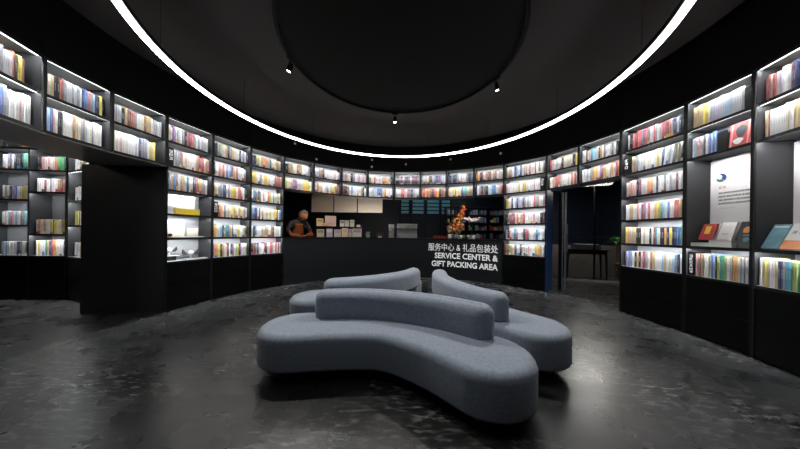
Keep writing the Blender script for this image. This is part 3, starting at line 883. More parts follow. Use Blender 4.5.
# things in the bookcase beside the black panel
p, rz = bay_pt(3, 0.04, 0.12, Z[3] + 0.007)
t = empty('picture_panel', p, rz, 'cream illustrated panel standing behind the yellow box set in the left bookcase', 'picture')
bm = B(); box(bm, 0, 0.44, 0, 0.012, 0, 0.30); obj('board', bm, [plain('cream_print', (0.78, 0.72, 0.55), 0.6, var=0.45, bscale=22)], t)
p, rz = bay_pt(3, 0.22, 0.03, Z[3] + 0.007)
t = empty('box_set', p, rz, 'low yellow boxed set lying on the fourth shelf of the left bookcase', 'box')
bm = B(); box(bm, 0, 0.34, 0, 0.07, 0, 0.085); obj('box', bm, [plain('bright_yellow_card', (0.9, 0.62, 0.04), 0.5)], t, bevel=0.002)
bm = B(); box(bm, 0, 0.34, 0, 0.07, 0.0855, 0.10); obj('lid', bm, [C_cream], t)
p, rz = bay_pt(3, 0.04, 0.03, Z[3] + 0.007)
t = empty('card_stand', p, rz, 'small white card standing left of the yellow boxed set', 'card')
bm = B(); box(bm, 0, 0.085, 0, 0.004, 0, 0.14); obj('card', bm, [C_white], t)
bm = B(); box(bm, 0.02, 0.06, 0.005, 0.03, 0, 0.01); obj('foot', bm, [M['black']], t)
p, rz = bay_pt(3, 0.05, 0.14, Z[4] + 0.007)
t = empty('picture_panel', p, rz, 'large blank cream panel leaning on the fifth shelf of the left bookcase', 'picture')
bm = B(); box(bm, 0, 0.30, 0, 0.012, 0, 0.27); obj('board', bm, [C_cream], t)
p, rz = bay_pt(3, 0.52, 0.10, Z[4] + 0.06)
t = empty('greeting_card', p, rz, 'small cream card to the right of the large cream panel', 'card')
bm = B(); box(bm, 0, 0.16, 0, 0.004, -0.052, 0.09); obj('card', bm, [C_cream], t)
p, rz = bay_pt(3, 0.05, 0.05, Z[4] + 0.007)
t = empty('toy_camera', p, rz, 'small cream toy camera at the left end of the fifth shelf', 'toy camera')
bm = B(); box(bm, 0, 0.09, 0, 0.05, 0, 0.075); box(bm, 0.025, 0.065, 0.01, 0.04, 0.0755, 0.092); obj('body', bm, [C_cream], t, bevel=0.004)
bm = B(); lathe(bm, [(0.024, 0), (0.024, 0.022), (0.016, 0.024)], 16, Matrix.Translation((0.045, -0.0005, 0.038)) @ Matrix.Rotation(pi / 2, 4, 'X'))
obj('lens', bm, [M['wood']], t)
def tray(fx, z, wdt, label, y=0.03):
    p, rz = bay_pt(3, fx, y, z)
    t = empty('tray', p, rz, label, 'tray')
    bm = B(); box(bm, 0, wdt, 0, 0.066, 0, 0.008); obj('base', bm, [M['pot']], t)
    bm = B(); box(bm, 0, wdt, 0, 0.006, 0.0082, 0.018); box(bm, 0, wdt, 0.06, 0.066, 0.0082, 0.018); obj('rim', bm, [M['pot']], t)
tray(0.30, Z[4] + 0.007, 0.36, 'flat white tray on the fifth shelf of the left bookcase')
tray(0.44, Z[5] + 0.007, 0.32, 'flat white tray at the right of the lowest ornament shelf')
p, rz = bay_pt(3, 0.05, 0.05, Z[5] + 0.007)
t = empty('display_step', p, rz, 'dark step with a white top carrying the two ornaments', 'display stand')
bm = B(); box(bm, 0, 0.20, 0.10, 0.22, 0, 0.07); obj('riser', bm, [M['side']], t)
bm = B(); box(bm, 0, 0.24, 0.08, 0.22, 0.0705, 0.08); obj('top', bm, [M['pot']], t)
def ornament(fx, y, z, s, label):
    p, rz = bay_pt(3, fx, y, z)
    t = empty('ornament', p, rz, label, 'ornament', 'white winged ornaments')
    bm = B(); lathe(bm, [(0.03 * s, 0), (0.034 * s, 0.004), (0.008 * s, 0.012), (0.007 * s, 0.04 * s), (0.024 * s, 0.055 * s), (0.03 * s, 0.08 * s), (0.012 * s, 0.10 * s)], 14)
    obj('body', bm, [M['pot']], t, smooth=True)
    for sgn, nm in ((-1, 'wing'), (1, 'wing')):
        bm = B()
        pts = [(0.03 * s * sgn, 0.05 * s), (0.085 * s * sgn, 0.115 * s), (0.095 * s * sgn, 0.075 * s), (0.07 * s * sgn, 0.045 * s)]
        a = [bm.verts.new((x, -0.006, z_)) for x, z_ in pts]; c = [bm.verts.new((x, 0.006, z_)) for x, z_ in pts]
        bm.faces.new(a); bm.faces.new(c[::-1])
        for i in range(4): bm.faces.new((a[i], a[(i + 1) % 4], c[(i + 1) % 4], c[i]))
        bmesh.ops.recalc_face_normals(bm, faces=bm.faces)
        obj(nm, bm, [M['ink']], t)
ornament(0.24, 0.19, Z[5] + 0.088, 1.15, 'larger white ornament with dark wings on the step, left')
ornament(0.70, 0.20, Z[5] + 0.007, 1.4, 'white ornament with dark wings standing behind the flat tray, right')

# ------------------------------------------------------------------ service counter
CT = 1.07
def rc(phi):
    k = (degrees(phi) + 48.59) / 90.0
    return 3.545 + 0.085 * k
pa, pb = PHI[6] + 0.004, PHI[14] - 0.004
t = empty('service_counter', (CX, CY, 0), 0, 'long curved black service counter with white lettering on its front', 'counter')
def curved(bm, off0, off1, z0, z1, a0, a1, n=60):
    rows = []
    for i in range(n + 1):
        a = a0 + (a1 - a0) * i / n
        r = rc(a)
        rows.append([bm.verts.new((q_ * sin(a), q_ * cos(a), z_)) for q_, z_ in ((r + off0, z0), (r + off0, z1), (r + off1, z1), (r + off1, z0))])
    for A_, C_ in zip(rows, rows[1:]):
        for j in range(4): bm.faces.new((A_[j], A_[(j + 1) % 4], C_[(j + 1) % 4], C_[j]))
    bm.faces.new(rows[0][::-1]); bm.faces.new(rows[-1])
    bmesh.ops.recalc_face_normals(bm, faces=bm.faces)
bm = B(); curved(bm, 0.0, 0.03, 0.0, CT - 0.032, pa, pb); obj('front_panel', bm, [plain('counter_laminate', (0.008, 0.012, 0.016), 0.45, bump=0.02, bscale=60)], t)
bm = B(); curved(bm, 0.031, 0.48, 0.02, CT - 0.033, pa + .09, pb - .09); obj('counter_body', bm, [M['cabinet']], t)
bm = B(); curved(bm, -0.008, 0.52, CT - 0.031, CT, pa + 0.001, pb - 0.001); obj('countertop', bm, [M['black']], t)

def curved_text(body, size, phi_right, z, width, bold=0.0):
    cu = bpy.data.curves.new('lettering', 'FONT')
    cu.body = body; cu.size = size; cu.align_x = 'LEFT'; cu.extrude = 0.002; cu.offset = bold; cu.resolution_u = 3
    o = bpy.data.objects.new('lettering', cu); COL.objects.link(o)
    dg = bpy.context.evaluated_depsgraph_get(); dg.update()
    me = bpy.data.meshes.new_from_object(o.evaluated_get(dg))
    bpy.data.objects.remove(o); bpy.data.curves.remove(cu)
    bm = B(); bm.from_mesh(me); bpy.data.meshes.remove(me)
    bmesh.ops.triangulate(bm, faces=bm.faces)
    xs = [v.co.x for v in bm.verts]; x0, x1 = min(xs), max(xs)
    k = width / (x1 - x0)
    for v in bm.verts:
        a = phi_right - (x1 - v.co.x) * k / 3.62
        r = rc(a) - 0.0025 - v.co.z
        v.co = Vector((r * sin(a), r * cos(a), z + v.co.y))
    return obj('lettering', bm, [M['letter']], t)
def phi_px(x):
    q_ = on_ring(x, 3.61); return atan2(q_.x - CX, q_.y - CY)
def arc(x0, x1): return (phi_px(x1) - phi_px(x0)) * 3.62
pr = phi_px(498.0)
curved_text('服务中心 & 礼品包装处', 0.222, pr, 0.762, arc(428.5, 498), 0.0)
curved_text('SERVICE CENTER &', 0.205, pr, 0.550, arc(435, 498), 0.0045)
curved_text('GIFT PACKING AREA', 0.205, pr, 0.330, arc(432, 498), 0.0045)

# ------------------------------------------------------------------ big ring lamp, track and spots
t = empty('ring_lamp', (CX - 0.08, CY, 2.94), 0, 'huge thin white ring lamp hanging under the dark ceiling', 'lamp')
bm = B(); ring_profile(bm, [(2.435, 0.0), (2.485, 0.0), (2.485, 0.022), (2.435, 0.022)], 0, 2 * pi, 160); obj('diffuser', bm, [M['ring']], t, smooth=False)
bm = B(); ring_profile(bm, [(2.424, 0.0225), (2.487, 0.0225), (2.487, 0.06), (2.424, 0.06)], 0, 2 * pi, 160); obj('housing', bm, [M['fascia']], t)
for k in range(12):
    a = 2 * pi * (k + 0.5) / 12
    bm = B(); tube(bm, [(2.45 * sin(a), 2.45 * cos(a), 0.0605), (2.45 * sin(a), 2.45 * cos(a), CH - 2.94 - 0.001)], 0.0015, 5)
    obj('suspension_wire', bm, [M['fascia']], t)
t = empty('light_track', (CX - 0.08, CY, 3.41), 0, 'thin black circular light track inside the ring lamp', 'light track')
bm = B(); ring_profile(bm, [(1.392, 0.0), (1.424, 0.0), (1.424, 0.035), (1.392, 0.035)], 0, 2 * pi, 96); obj('rail', bm, [M['fascia']], t)
for k in range(6):
    a = 2 * pi * k / 6 + 0.3
    bm = B(); tube(bm, [(1.408 * sin(a), 1.408 * cos(a), 0.036), (1.408 * sin(a), 1.408 * cos(a), CH - 3.41 - 0.001)], 0.004, 6); obj('hanger', bm, [M['fascia']], t)
for px, a_deg, lab, tilt, wt in ((288, -88, 'black track spot on the left side of the ceiling track, lit lens', 0.35, 1.0),
                        (496, 74, 'black track spot on the right side of the ceiling track, lit lens', 0.30, 1.0),
                        (396, -4, 'black track spot at the far middle of the ceiling track', 0.0, 0.04)):
    a = radians(a_deg)
    pos = Vector((CX - 0.08 + 1.408 * sin(a), CY + 1.408 * cos(a), 3.41))
    t = empty('track_spot', pos, -a, lab, 'spotlight', 'spots on the ceiling track')
    bm = B(); box(bm, -0.06, 0.06, -0.014, 0.014, -0.022, -0.001); obj('adapter', bm, [M['fascia']], t)
    bm = B(); tube(bm, [(0, 0, -0.022), (0, 0, -0.075)], 0.008, 8); obj('stem', bm, [M['fascia']], t)
    R_ = Matrix.Translation((0, 0, -0.115)) @ Matrix.Rotation(tilt, 4, 'X')
    bm = B(); lathe(bm, [(0.02, 0.05), (0.030, 0.045), (0.033, -0.055), (0.028, -0.055), (0.026, -0.04)], 20, R_, cap=False); obj('head', bm, [M['fascia']], t)
    bm = B(); lathe(bm, [(0.001, -0.046), (0.0265, -0.046), (0.0265, -0.044), (0.001, -0.044)], 20, R_); obj('lens', bm, [M['spotled']], t)
    l_ = lamp('track_spot_light', 'SPOT', pos + Vector((0, 0, -0.20)), SPOT_W * wt, (1, 0.96, 0.9), 0.03, aim=(CX + 0.5 * sin(a) + 0.1, CY - 0.35, 0.3), spot=1.25)
# small pale round dots on the fascia
for k, (x, z, lb) in enumerate(((294, 3.24, 'small round sensor on the black fascia, leftmost'), (315.6, 2.98, 'small round sensor just above the second shelf over the counter'),
                   (371, 3.17, 'small pale sensor on the fascia, upper of the stacked pair'), (371, 2.98, 'small pale sensor on the fascia, lower of the stacked pair'), (405, 3.09, 'small round sensor on the fascia right of the stacked pair'),
                   (449.6, 3.17, 'small round sensor on the fascia above the flower arrangement'), (499.5, 3.13, 'rightmost small round sensor on the black fascia'))):
    q_ = on_ring(x, 3.525); a = atan2(q_.x - CX, q_.y - CY)
    t = empty('dot', (q_.x, q_.y, z), -a, lb, 'dot', 'small dots on the fascia')
    bm = B(); lathe(bm, [(0.001, 0.0), (0.022, 0.004), (0.028, 0.014), (0.028, 0.02)], 14, Matrix.Translation((0, -0.012, 0)) @ Matrix.Rotation(-pi / 2, 4, 'X')); obj('cap', bm, [M['pot']], t)
    bm = B(); lathe(bm, [(0.033, 0.0205), (0.033, 0.05)], 14, Matrix.Translation((0, -0.012, 0)) @ Matrix.Rotation(-pi / 2, 4, 'X')); obj('ring', bm, [M['black']], t)

# ------------------------------------------------------------------ sofas
def spline(pts, n):
    out = []
    m_ = len(pts)
    for i in range(m_ - 1):
        p0 = pts[max(i - 1, 0)]; p1 = pts[i]; p2 = pts[i + 1]; p3_ = pts[min(i + 2, m_ - 1)]
        for k in range(n):
            u = k / n
            out.append(tuple(0.5 * ((2 * b1) + (-a1_ + c1_) * u + (2 * a1_ - 5 * b1 + 4 * c1_ - d1) * u * u + (-a1_ + 3 * b1 - 3 * c1_ + d1) * u ** 3)
                             for a1_, b1, c1_, d1 in zip(p0, p1, p2, p3_)))
    out.append(tuple(pts[-1]))
    return out
def stroke_outline(c, inset, ncap=14):
    """outline round a centreline of (x, y, radius); always the same number of points"""
    n = len(c); L_, R_ = [], []
    for i in range(n):
        a = Vector(c[max(i - 1, 0)][:2]); b_ = Vector(c[min(i + 1, n - 1)][:2]); d = (b_ - a).normalized()
        nn = Vector((-d.y, d.x)); p_ = Vector(c[i][:2]); r = max(c[i][2] - inset, 0.0015)
        L_.append(p_ + nn * r); R_.append(p_ - nn * r)
    def cap(i, j, sgn):
        p_ = Vector(c[i][:2]); d = (Vector(c[i][:2]) - Vector(c[j][:2])).normalized(); r = max(c[i][2] - inset, 0.0015)
        nn = Vector((-d.y, d.x))
        return [p_ + r * (cos(th) * nn + sin(th) * d) for th in [pi * k / ncap for k in range(1, ncap)]]
    pts = L_ + cap(n - 1, n - 2, 1) + R_[::-1] + cap(0, 1, 1)
    return pts
def pad(bm, c, prof, crown=0.0):
    """prof: list of (inset, z); closed below, closed on top along the centreline"""
    rows = []
    for ins, z_ in prof:
        rows.append([bm.verts.new((p_.x, p_.y, z_)) for p_ in stroke_outline(c, ins)])
    n = len(rows[0])
    for A_, C_ in zip(rows, rows[1:]):
        for i in range(n):
            bm.faces.new((A_[i], A_[(i + 1) % n], C_[(i + 1) % n], C_[i]))
    for f in bm.faces: f.smooth = True
    bm.faces.new(rows[0][::-1])
    bm.faces.new(rows[-1])
    bmesh.ops.recalc_face_normals(bm, faces=bm.faces)
def round_prof(z0, z1, r0, r1, R, steps=7, crown=0.012):
    pr_ = []
    for k in range(steps + 1):
        a = pi / 2 * k / steps; pr_.append((r0 * (1 - sin(a)), z0 + r0 * (1 - cos(a))))
    for k in range(steps + 1):
        a = pi / 2 * k / steps; pr_.append((r1 * (1 - cos(a)), z1 - crown - r1 * (1 - sin(a))))
    for k in (0.3, 0.5, 0.7, 0.85, 0.97):
        ins = r1 + (R - r1) * k
        pr_.append((ins, z1 - crown * (1 - k) ** 2))
    return pr_
SEAT = spline([(-0.80, 0.98, 0.315), (-0.42, 0.81, 0.30), (0.0, 0.71, 0.27), (0.42, 0.77, 0.29), (0.80, 0.91, 0.325)], 10)
BACKC = spline([(-0.65, 0.75, 0.11), (-0.36, 0.62, 0.115), (0.0, 0.56, 0.12), (0.40, 0.585, 0.12), (0.75, 0.69, 0.115)], 10)
def make_sofa(label):
    t = empty('sofa', (0, 0, 0), 0, label, 'sofa', 'three curved lounge sofas set back to back')
    bm = B(); pad(bm, SEAT, round_prof(0.10, 0.405, 0.03, 0.065, 0.27)); obj('seat', bm, [M['wool']], t)
    bm = B(); pad(bm, BACKC, round_prof(0.385, 0.66, 0.03, 0.085, 0.11, crown=0.008)); obj('backrest', bm, [M['wool']], t)
    bm = B()
    c2 = [(x, y, 0.19) for x, y, r in SEAT]
    pad(bm, c2, [(0, 0.045), (0, 0.0995), (0.05, 0.0995)]); obj('base_frame', bm, [M['fascia']], t)
    for x, y in ((-0.85, 1.09), (-0.12, 0.86), (0.75, 1.10), (0.85, 0.78), (-0.85, 0.80), (0.02, 0.62)):
        bm = B(); tube(bm, [(x, y, 0.0), (x, y, 0.11)], [0.009, 0.012], 10); obj('leg', bm, [M['steel']], t)
    for i in (16, 24):
        bm = B()
        x, y, r = SEAT[i]; a = Vector(SEAT[i - 1][:2]); b_ = Vector(SEAT[i + 1][:2]); d = (b_ - a).normalized(); nn = Vector((-d.y, d.x))
        pts = []
        for ins, z_ in round_prof(0.10, 0.405, 0.03, 0.065, 0.27)[:16]:
            q_ = Vector((x, y)) + nn * (r - ins - 0.0016); pts.append((q_.x, q_.y, z_ - 0.0012))
        tube(bm, pts[2:], 0.0026, 6)
        obj('seam_piping', bm, [M['wool']], t)
    return t
def copy_tree(o, parent=None):
    c = o.copy(); COL.objects.link(c)
    if parent: c.parent = parent
    for ch in [x for x in bpy.data.objects if x.parent == o]: copy_tree(ch, c)
    return c
def flip(t):
    for ch in [x for x in bpy.data.objects if x.parent == t]:
        for v in ch.data.vertices: v.co.y = -v.co.y
        ch.data.flip_normals()
sofa = make_sofa('nearest blue-grey curved sofa, whole, with its backrest behind the seat')
flip(sofa)
labs = [None, 'blue-grey curved sofa on the right, partly hidden behind the nearest one', 'blue-grey curved sofa at the back left, mostly hidden behind the nearest one']
G = Vector((0.165, 2.82, 0))
for k in range(3):
    s_ = sofa if k == 0 else copy_tree(sofa)
    if labs[k]: s_['label'] = labs[k]
    s_.location = G + Vector((0, 0, 0) if k == 0 else ((-0.07, 0, 0) if k == 1 else (0.07, 0.02, 0)))
    if k:
        for ch in [x for x in bpy.data.objects if x.parent == s_ and not x.name.startswith('backrest')]: ch.location.y = -0.03 if k == 1 else -0.16
    s_.rotation_euler = (0, 0, radians(-19 + 120 * k))

# ------------------------------------------------------------------ on and behind the counter
# menu boards
t0_ = at(300, 195, 7.0)
for k, (x0, x1, lb) in enumerate(((311.5, 333.4, 'leftmost blank cream menu board behind the counter'), (334.2, 357.0, 'middle blank cream menu board behind the counter'),
                                  (357.8, 382.5, 'rightmost blank cream menu board behind the counter'))):
    a_, c_ = at(x0, 195, 7.0), at(x1, 212.5, 7.0)
    t = empty('menu_board', (a_.x, 7.0, 1.79), 0, lb, 'menu board', 'menu boards behind the counter')
    wdt, h = c_.x - a_.x, 0.53
    bm = B(); box(bm, 0.006, wdt - 0.006, -0.002, 0.0, 0.006, h - 0.006); obj('face', bm, [M['screen']], t)
    bm = B(); box(bm, 0, wdt, 0.0005, 0.05, 0, h); obj('casing', bm, [M['black']], t)
    for xx in (0.1, wdt - 0.1):
        bm = B(); tube(bm, [(xx, 0.025, h + 0.0005), (xx, 0.025, CH + 0.158 - 1.79)], 0.008, 6); obj('hanger', bm, [M['black']], t)
# back counter with machines
t = empty('back_counter', (-1.9, 7.2, 0), 0, 'low dark work counter behind the service counter', 'counter')
bm = B(); box(bm, 0, 5.2, 0.02, 0.5, 0.0, 0.98); obj('cabinet', bm, [M['cabinet']], t)
bm = B(); box(bm, -0.02, 5.22, 0, 0.5, 0.9805, 1.01); obj('worktop', bm, [M['brushed']], t)
def machine(x, y, z, wdt, h, label):
    t = empty('coffee_machine', (x, y, z), 0, label, 'coffee machine')
    bm = B(); box(bm, 0, wdt, 0.05, 0.35, 0, h * 0.35); box(bm, 0, wdt, 0.2, 0.35, h * 0.352, h * 0.7); obj('body', bm, [M['brushed']], t, bevel=0.01)
    bm = B(); box(bm, 0, wdt, 0.02, 0.35, h * 0.702, h); obj('top', bm, [M['steel']], t, bevel=0.01)
    for k in (0.3, 0.7):
        bm = B(); lathe(bm, [(0.03, 0), (0.03, 0.05)], 14, Matrix.Translation((wdt * k, 0.1, h * 0.702 - 0.052))); obj('brew_head', bm, [M['steel']], t)
        bm = B(); tube(bm, [(wdt * k, 0.07, h * 0.65), (wdt * k, -0.03, h * 0.62)], 0.01, 6); obj('handle', bm, [M['ink']], t)
machine(-0.33, 7.22, 1.011, 0.16, 0.46, 'narrow pale grinder machine at the left of the coffee machine')
machine(-0.08, 7.22, 1.011, 0.62, 0.48, 'wide steel coffee machine behind the counter near the middle')
# blinds of the window behind
t = empty('window_blind', (-0.05, 8.35, 0), 0, 'teal-lit slatted blinds above the coffee machine', 'blind')
for k, (a_, c_) in enumerate(((0.10, 0.36), (0.50, 0.88), (1.02, 1.42), (1.52, 1.8))):
    bm = B()
    for j in range(5):
        box(bm, a_, c_, 0, 0.03, 1.90 + j * 0.13, 1.90 + j * 0.13 + 0.085)
    obj('slats', bm, [M['teal']], t)
bm = B()
for x_ in (0.06, 0.43, 0.95, 1.47, 1.84): box(bm, x_ - 0.02, x_ + 0.02, 0.032, 0.07, 0.0, 2.9)
obj('frame', bm, [M['black']], t)
# dim display shelving to the right
t = empty('display_shelving', (1.55, 8.0, 0), 0, 'dim dark display shelving behind the flowers', 'shelving')
for x_ in (0, 0.72, 1.44, 2.02):
    bm = B(); box(bm, x_, x_ + 0.02, 0, 0.3, 0, 2.1); obj('upright', bm, [M['black']], t)
for z_ in (1.05, 1.32, 1.58, 1.84, 2.1):
    bm = B(); box(bm, 0, 2.04, 0, 0.3, z_ + 0.001, z_ + 0.015); obj('shelf_board', bm, [M['side']], t)
bm = B(); r_ = random.Random(6)
for z_ in (1.05, 1.32, 1.58, 1.84):
    x_ = 0.04
    while x_ < 1.95:
        ww = r_.uniform(0.02, 0.06); hh = r_.uniform(0.1, 0.2)
        if not any(abs(x_ + ww / 2 - u) < 0.05 for u in (0.73, 1.45)) and r_.random() < 0.8:
            box(bm, x_, x_ + ww * 0.9, 0.05, 0.2, z_ + 0.0155, z_ + hh, r_.randrange(5))
        x_ += ww + 0.005
tag(obj('goods', bm, [BOOKM['l'], BOOKM['g'], BOOKM['n'], BOOKM['L'], BOOKM['g']], loc=(1.55, 8.0, 0)),
    'small dim boxes and books packed on the dark shelving behind the flowers', 'goods', kind='stuff')

# display rack with magazines and cards on the counter
def cpt(x, r, z): 
    q_ = on_ring(x, r); return Vector((q_.x, q_.y, z)), -atan2(q_.x - CX, q_.y - CY)
p0_, a_ = cpt(316, 3.80, CT + 0.0005); p1_, _ = cpt(363, 3.80, CT + 0.0005)
rzr = atan2(p1_.y - p0_.y, p1_.x - p0_.x); Wr = (p1_ - p0_).length
t = empty('display_rack', p0_, rzr, 'two-tier black display rack holding cards and magazines on the counter', 'display rack')
bm = B(); box(bm, 0, Wr, 0.0, 0.16, 0, 0.012); obj('lower_tier', bm, [M['black']], t)
bm = B(); box(bm, 0, Wr, 0.10, 0.24, 0.285, 0.295); obj('upper_tier', bm, [M['black']], t)
bm = B(); box(bm, 0, 0.012, 0.12, 0.24, 0.0125, 0.2845); box(bm, Wr - 0.012, Wr, 0.12, 0.24, 0.0125, 0.2845); obj('side_frame', bm, [M['black']], t)
Rk = Matrix.Translation(p0_) @ Matrix.Rotation(rzr, 4, 'Z')
cards = [ # x0 px, x1 px, tier, height, colour, label
 (317, 324, 0, 0.20, (0.70, 0.66, 0.60), 'olive and white leaflet, leftmost on the lower tier of the counter rack', (0.35, 0.38, 0.15)),
 (326, 332, 0, 0.22, (0.55, 0.52, 0.66), 'lilac leaflet second from left on the lower tier of the counter rack', (0.8, 0.75, 0.8)),
 (333.5, 340.5, 0, 0.20, (0.72, 0.64, 0.64), 'pale pink leaflet third from left on the lower tier of the rack', (0.6, 0.5, 0.5)),
 (341, 347.5, 0, 0.24, (0.88, 0.72, 0.45), 'warm yellow leaflet in the middle of the lower tier of the rack', (0.8, 0.6, 0.5)),
 (348, 351.5, 0, 0.22, (0.70, 0.58, 0.54), 'narrow tan leaflet right of the warm yellow one', (0.5, 0.4, 0.4)),
 (352, 362, 0, 0.23, (0.80, 0.75, 0.70), 'wide cream booklet at the right end of the lower tier of the rack', (0.6, 0.4, 0.4)),
 (317, 323.5, 1, 0.20, (0.85, 0.70, 0.62), 'yellow and pink card at the left end of the upper tier of the rack', (0.55, 0.48, 0.10)),
 (325, 336, 1, 0.28, (0.85, 0.62, 0.56), 'largest pink square magazine on the upper tier of the counter rack', (0.80, 0.56, 0.5)),
 (340, 344.5, 1, 0.17, (0.80, 0.78, 0.74), 'left half of a pair of white cards on the upper tier of the rack', (0.3, 0.3, 0.3)),
 (345, 349.5, 1, 0.17, (0.80, 0.78, 0.74), 'right half of a pair of white cards on the upper tier of the rack', (0.6, 0.6, 0.5)),
 (350.5, 355, 1, 0.19, (0.72, 0.74, 0.55), 'pale green card on the upper tier of the counter rack', (0.5, 0.55, 0.35)),
 (357.5, 361.5, 1, 0.06, (0.60, 0.55, 0.58), 'low pink card at the right end of the upper tier of the rack', (0.6, 0.3, 0.3)),
 (322.5, 328, 2, 0.10, (0.88, 0.50, 0.16), 'small orange card standing in front between the two tiers', (0.9, 0.7, 0.5)),
]
for x0, x1, tier, h, col, lb, col2 in cards:
    f0, f1 = (x0 - 316) / 47 * Wr, (x1 - 316) / 47 * Wr
    zz = 0.0125 if tier == 0 else (0.2955 if tier == 1 else 0.1775)
    yy = 0.05 if tier == 0 else (0.14 if tier == 1 else 0.004)
    base = Rk @ Vector((f0, yy, zz)) if tier < 2 else Rk @ Vector((f0, 0.085, 0.30))
    if tier == 2: base = Rk @ Vector((f0, 0.112, 0.2955)); h = 0.08
    t = empty('leaflet', base, rzr, lb, 'leaflet', 'leaflets in the rack on the counter')
    if tier == 2: t.location = Rk @ Vector((f0, 0.104, 0.2955))
    bm = B(); box(bm, 0, f1 - f0, 0, 0.004, 0, h); obj('sheet', bm, [plain('leaflet_paper', col, 0.6)], t)
    bm = B(); ww = f1 - f0
    if 'largest' in lb: box(bm, ww * 0.15, ww * 0.85, -0.0012, -0.0002, h * 0.2, h * 0.3)
    else: box(bm, ww * 0.1, ww * 0.9, -0.0012, -0.0002, h * 0.55, h * 0.9)
    obj('print', bm, [plain('leaflet_print', col2, 0.6)], t)

# plants
def leaf(bm, base, d, L_, wd_, mat=0, droop=0.4):
    d = Vector(d).normalized(); s_ = d.cross(Vector((0, 0, 1)))
    s_ = s_.normalized() if s_.length > 0.01 else Vector((1, 0, 0))
    prev = None
    for k in range(6):
        u = k / 5; c = base + d * L_ * u + Vector((0, 0, -droop * L_ * u * u)); ww = wd_ * sin(pi * (0.08 + 0.9 * u))
        a, b_, m_ = bm.verts.new(c - s_ * ww), bm.verts.new(c + s_ * ww), bm.verts.new(c + Vector((0, 0, -ww * 0.4)))
        if prev:
            f = bm.faces.new((prev[0], prev[2], m_, a)); f.material_index = mat; f.smooth = True
            f = bm.faces.new((prev[2], prev[1], b_, m_)); f.material_index = mat; f.smooth = True
        prev = (a, b_, m_)
def pot_mesh(r, h):
    bm = B(); lathe(bm, [(r * 0.72, 0), (r * 0.8, h * 0.1), (r, h * 0.9), (r * 1.04, h), (r * 0.9, h), (r * 0.85, h * 0.85)], 20); return bm
r_ = random.Random(3)
p, a_ = cpt(368, 3.80, CT + 0.0005)
t = empty('potted_plant', p, 0, 'small leafy green plant in a white pot beside the rack', 'plant')
obj('pot', pot_mesh(0.06, 0.09), [M['pot']], t, smooth=True)
bm = B()
for k in range(26):
    a = r_.uniform(0, 2 * pi); el = r_.uniform(0.3, 1.3)
    leaf(bm, Vector((0, 0, 0.078)), (cos(a) * cos(el), sin(a) * cos(el), sin(el)), r_.uniform(0.09, 0.17), 0.02, 0, 0.3)
obj('leaves', bm, [plain('pale_leaf', (0.30, 0.48, 0.24), 0.5)], t)
p, a_ = cpt(380, 3.80, CT + 0.0005)
t = empty('desk_calendar', p, a_, 'small white card on a dark wooden block right of the little plant', 'calendar')
bm = B(); box(bm, -0.1, 0.1, 0, 0.08, 0, 0.13); obj('block', bm, [M['wood']], t)
bm = B(); box(bm, -0.05, 0.05, -0.004, -0.0005, 0.0, 0.05); obj('card', bm, [M['white']], t)
p, a_ = cpt(440.5, 3.80, CT + 0.0005)
t = empty('gift_box', p, a_, 'flat dark red box on the counter left of the flowers', 'box')
bm = B(); box(bm, -0.2, 0.2, 0, 0.2, 0, 0.05); obj('box', bm, [M['darkred']], t, bevel=0.003)
bm = B(); box(bm, -0.204, 0.204, -0.004, 0.204, 0.0505, 0.075); obj('lid', bm, [M['darkred']], t, bevel=0.003)

def petals(bm, c, r, mat, rnd, n=6):
    a0 = rnd.uniform(0, 6.28); tilt = Matrix.Rotation(rnd.uniform(-0.9, 0.9), 3, 'X') @ Matrix.Rotation(rnd.uniform(-0.9, 0.9), 3, 'Y')
    for k in range(n):
        a = a0 + 2 * pi * k / n
        d = tilt @ Vector((cos(a), 0.3 * rnd.uniform(-1, 1), sin(a)))
        blob(bm, c + d * r * 0.55, r * 0.5, 8, (1, 0.5, 1), mat)
    blob(bm, c, r * 0.3, 8, (1, 1, 1), mat)
# tall red-orange arrangement
p, a_ = cpt(460, 3.83, CT + 0.0005)
t = empty('flower_arrangement', p, 0, 'tall red and orange flower arrangement in a white pot on the counter', 'flowers')
obj('pot', pot_mesh(0.075, 0.10), [M['pot']], t, smooth=True)
bm = B()
for k in range(7):
    a = r_.uniform(0, 2 * pi); tube(bm, [(0, 0, 0.07), (0.05 * cos(a), 0.05 * sin(a), 0.35), (0.05 + 0.06 * cos(a), 0.06 * sin(a), 0.75)], 0.004, 5)
obj('stems', bm, [M['darkgreen']], t)
bm = B()
spine = [(-0.07, 0.26, 0.15), (-0.08, 0.34, 0.19), (-0.03, 0.46, 0.15), (0.01, 0.58, 0.11), (0.04, 0.70, 0.09), (0.08, 0.83, 0.07), (0.10, 0.96, 0.045)]
for k in range(150):
    i = r_.choices(range(7), weights=(22, 26, 18, 13, 10, 7, 3))[0]
    sx_, sz_, sr_ = spine[i]
    a = r_.uniform(0, 2 * pi); q_ = r_.random() ** 0.5
    c = Vector((sx_ + sr_ * q_ * cos(a), 0.6 * sr_ * q_ * sin(a) * (1 if r_.random() < .5 else -1), sz_ + r_.uniform(-0.09, 0.09)))
    mt_i = r_.choices((0, 1, 2), weights=(5, 5, 2) if i < 4 else (3, 6, 1))[0]
    petals(bm, c, r_.uniform(0.025, 0.042), mt_i, r_, 5)
o = obj('blossoms', bm, [M['redflower'], M['orangeflower'], M['creamflower']], t); tag(o, kind='stuff')
bm = B()
for k in range(40):
    i = r_.randrange(7); sx_, sz_, sr_ = spine[i]; a = r_.uniform(0, 2 * pi)
    leaf(bm, Vector((sx_ * 0.8, 0, sz_)), (cos(a), sin(a) * 0.6, r_.uniform(0, 1)), r_.uniform(0.1, 0.17), 0.014, 0, 0.2)
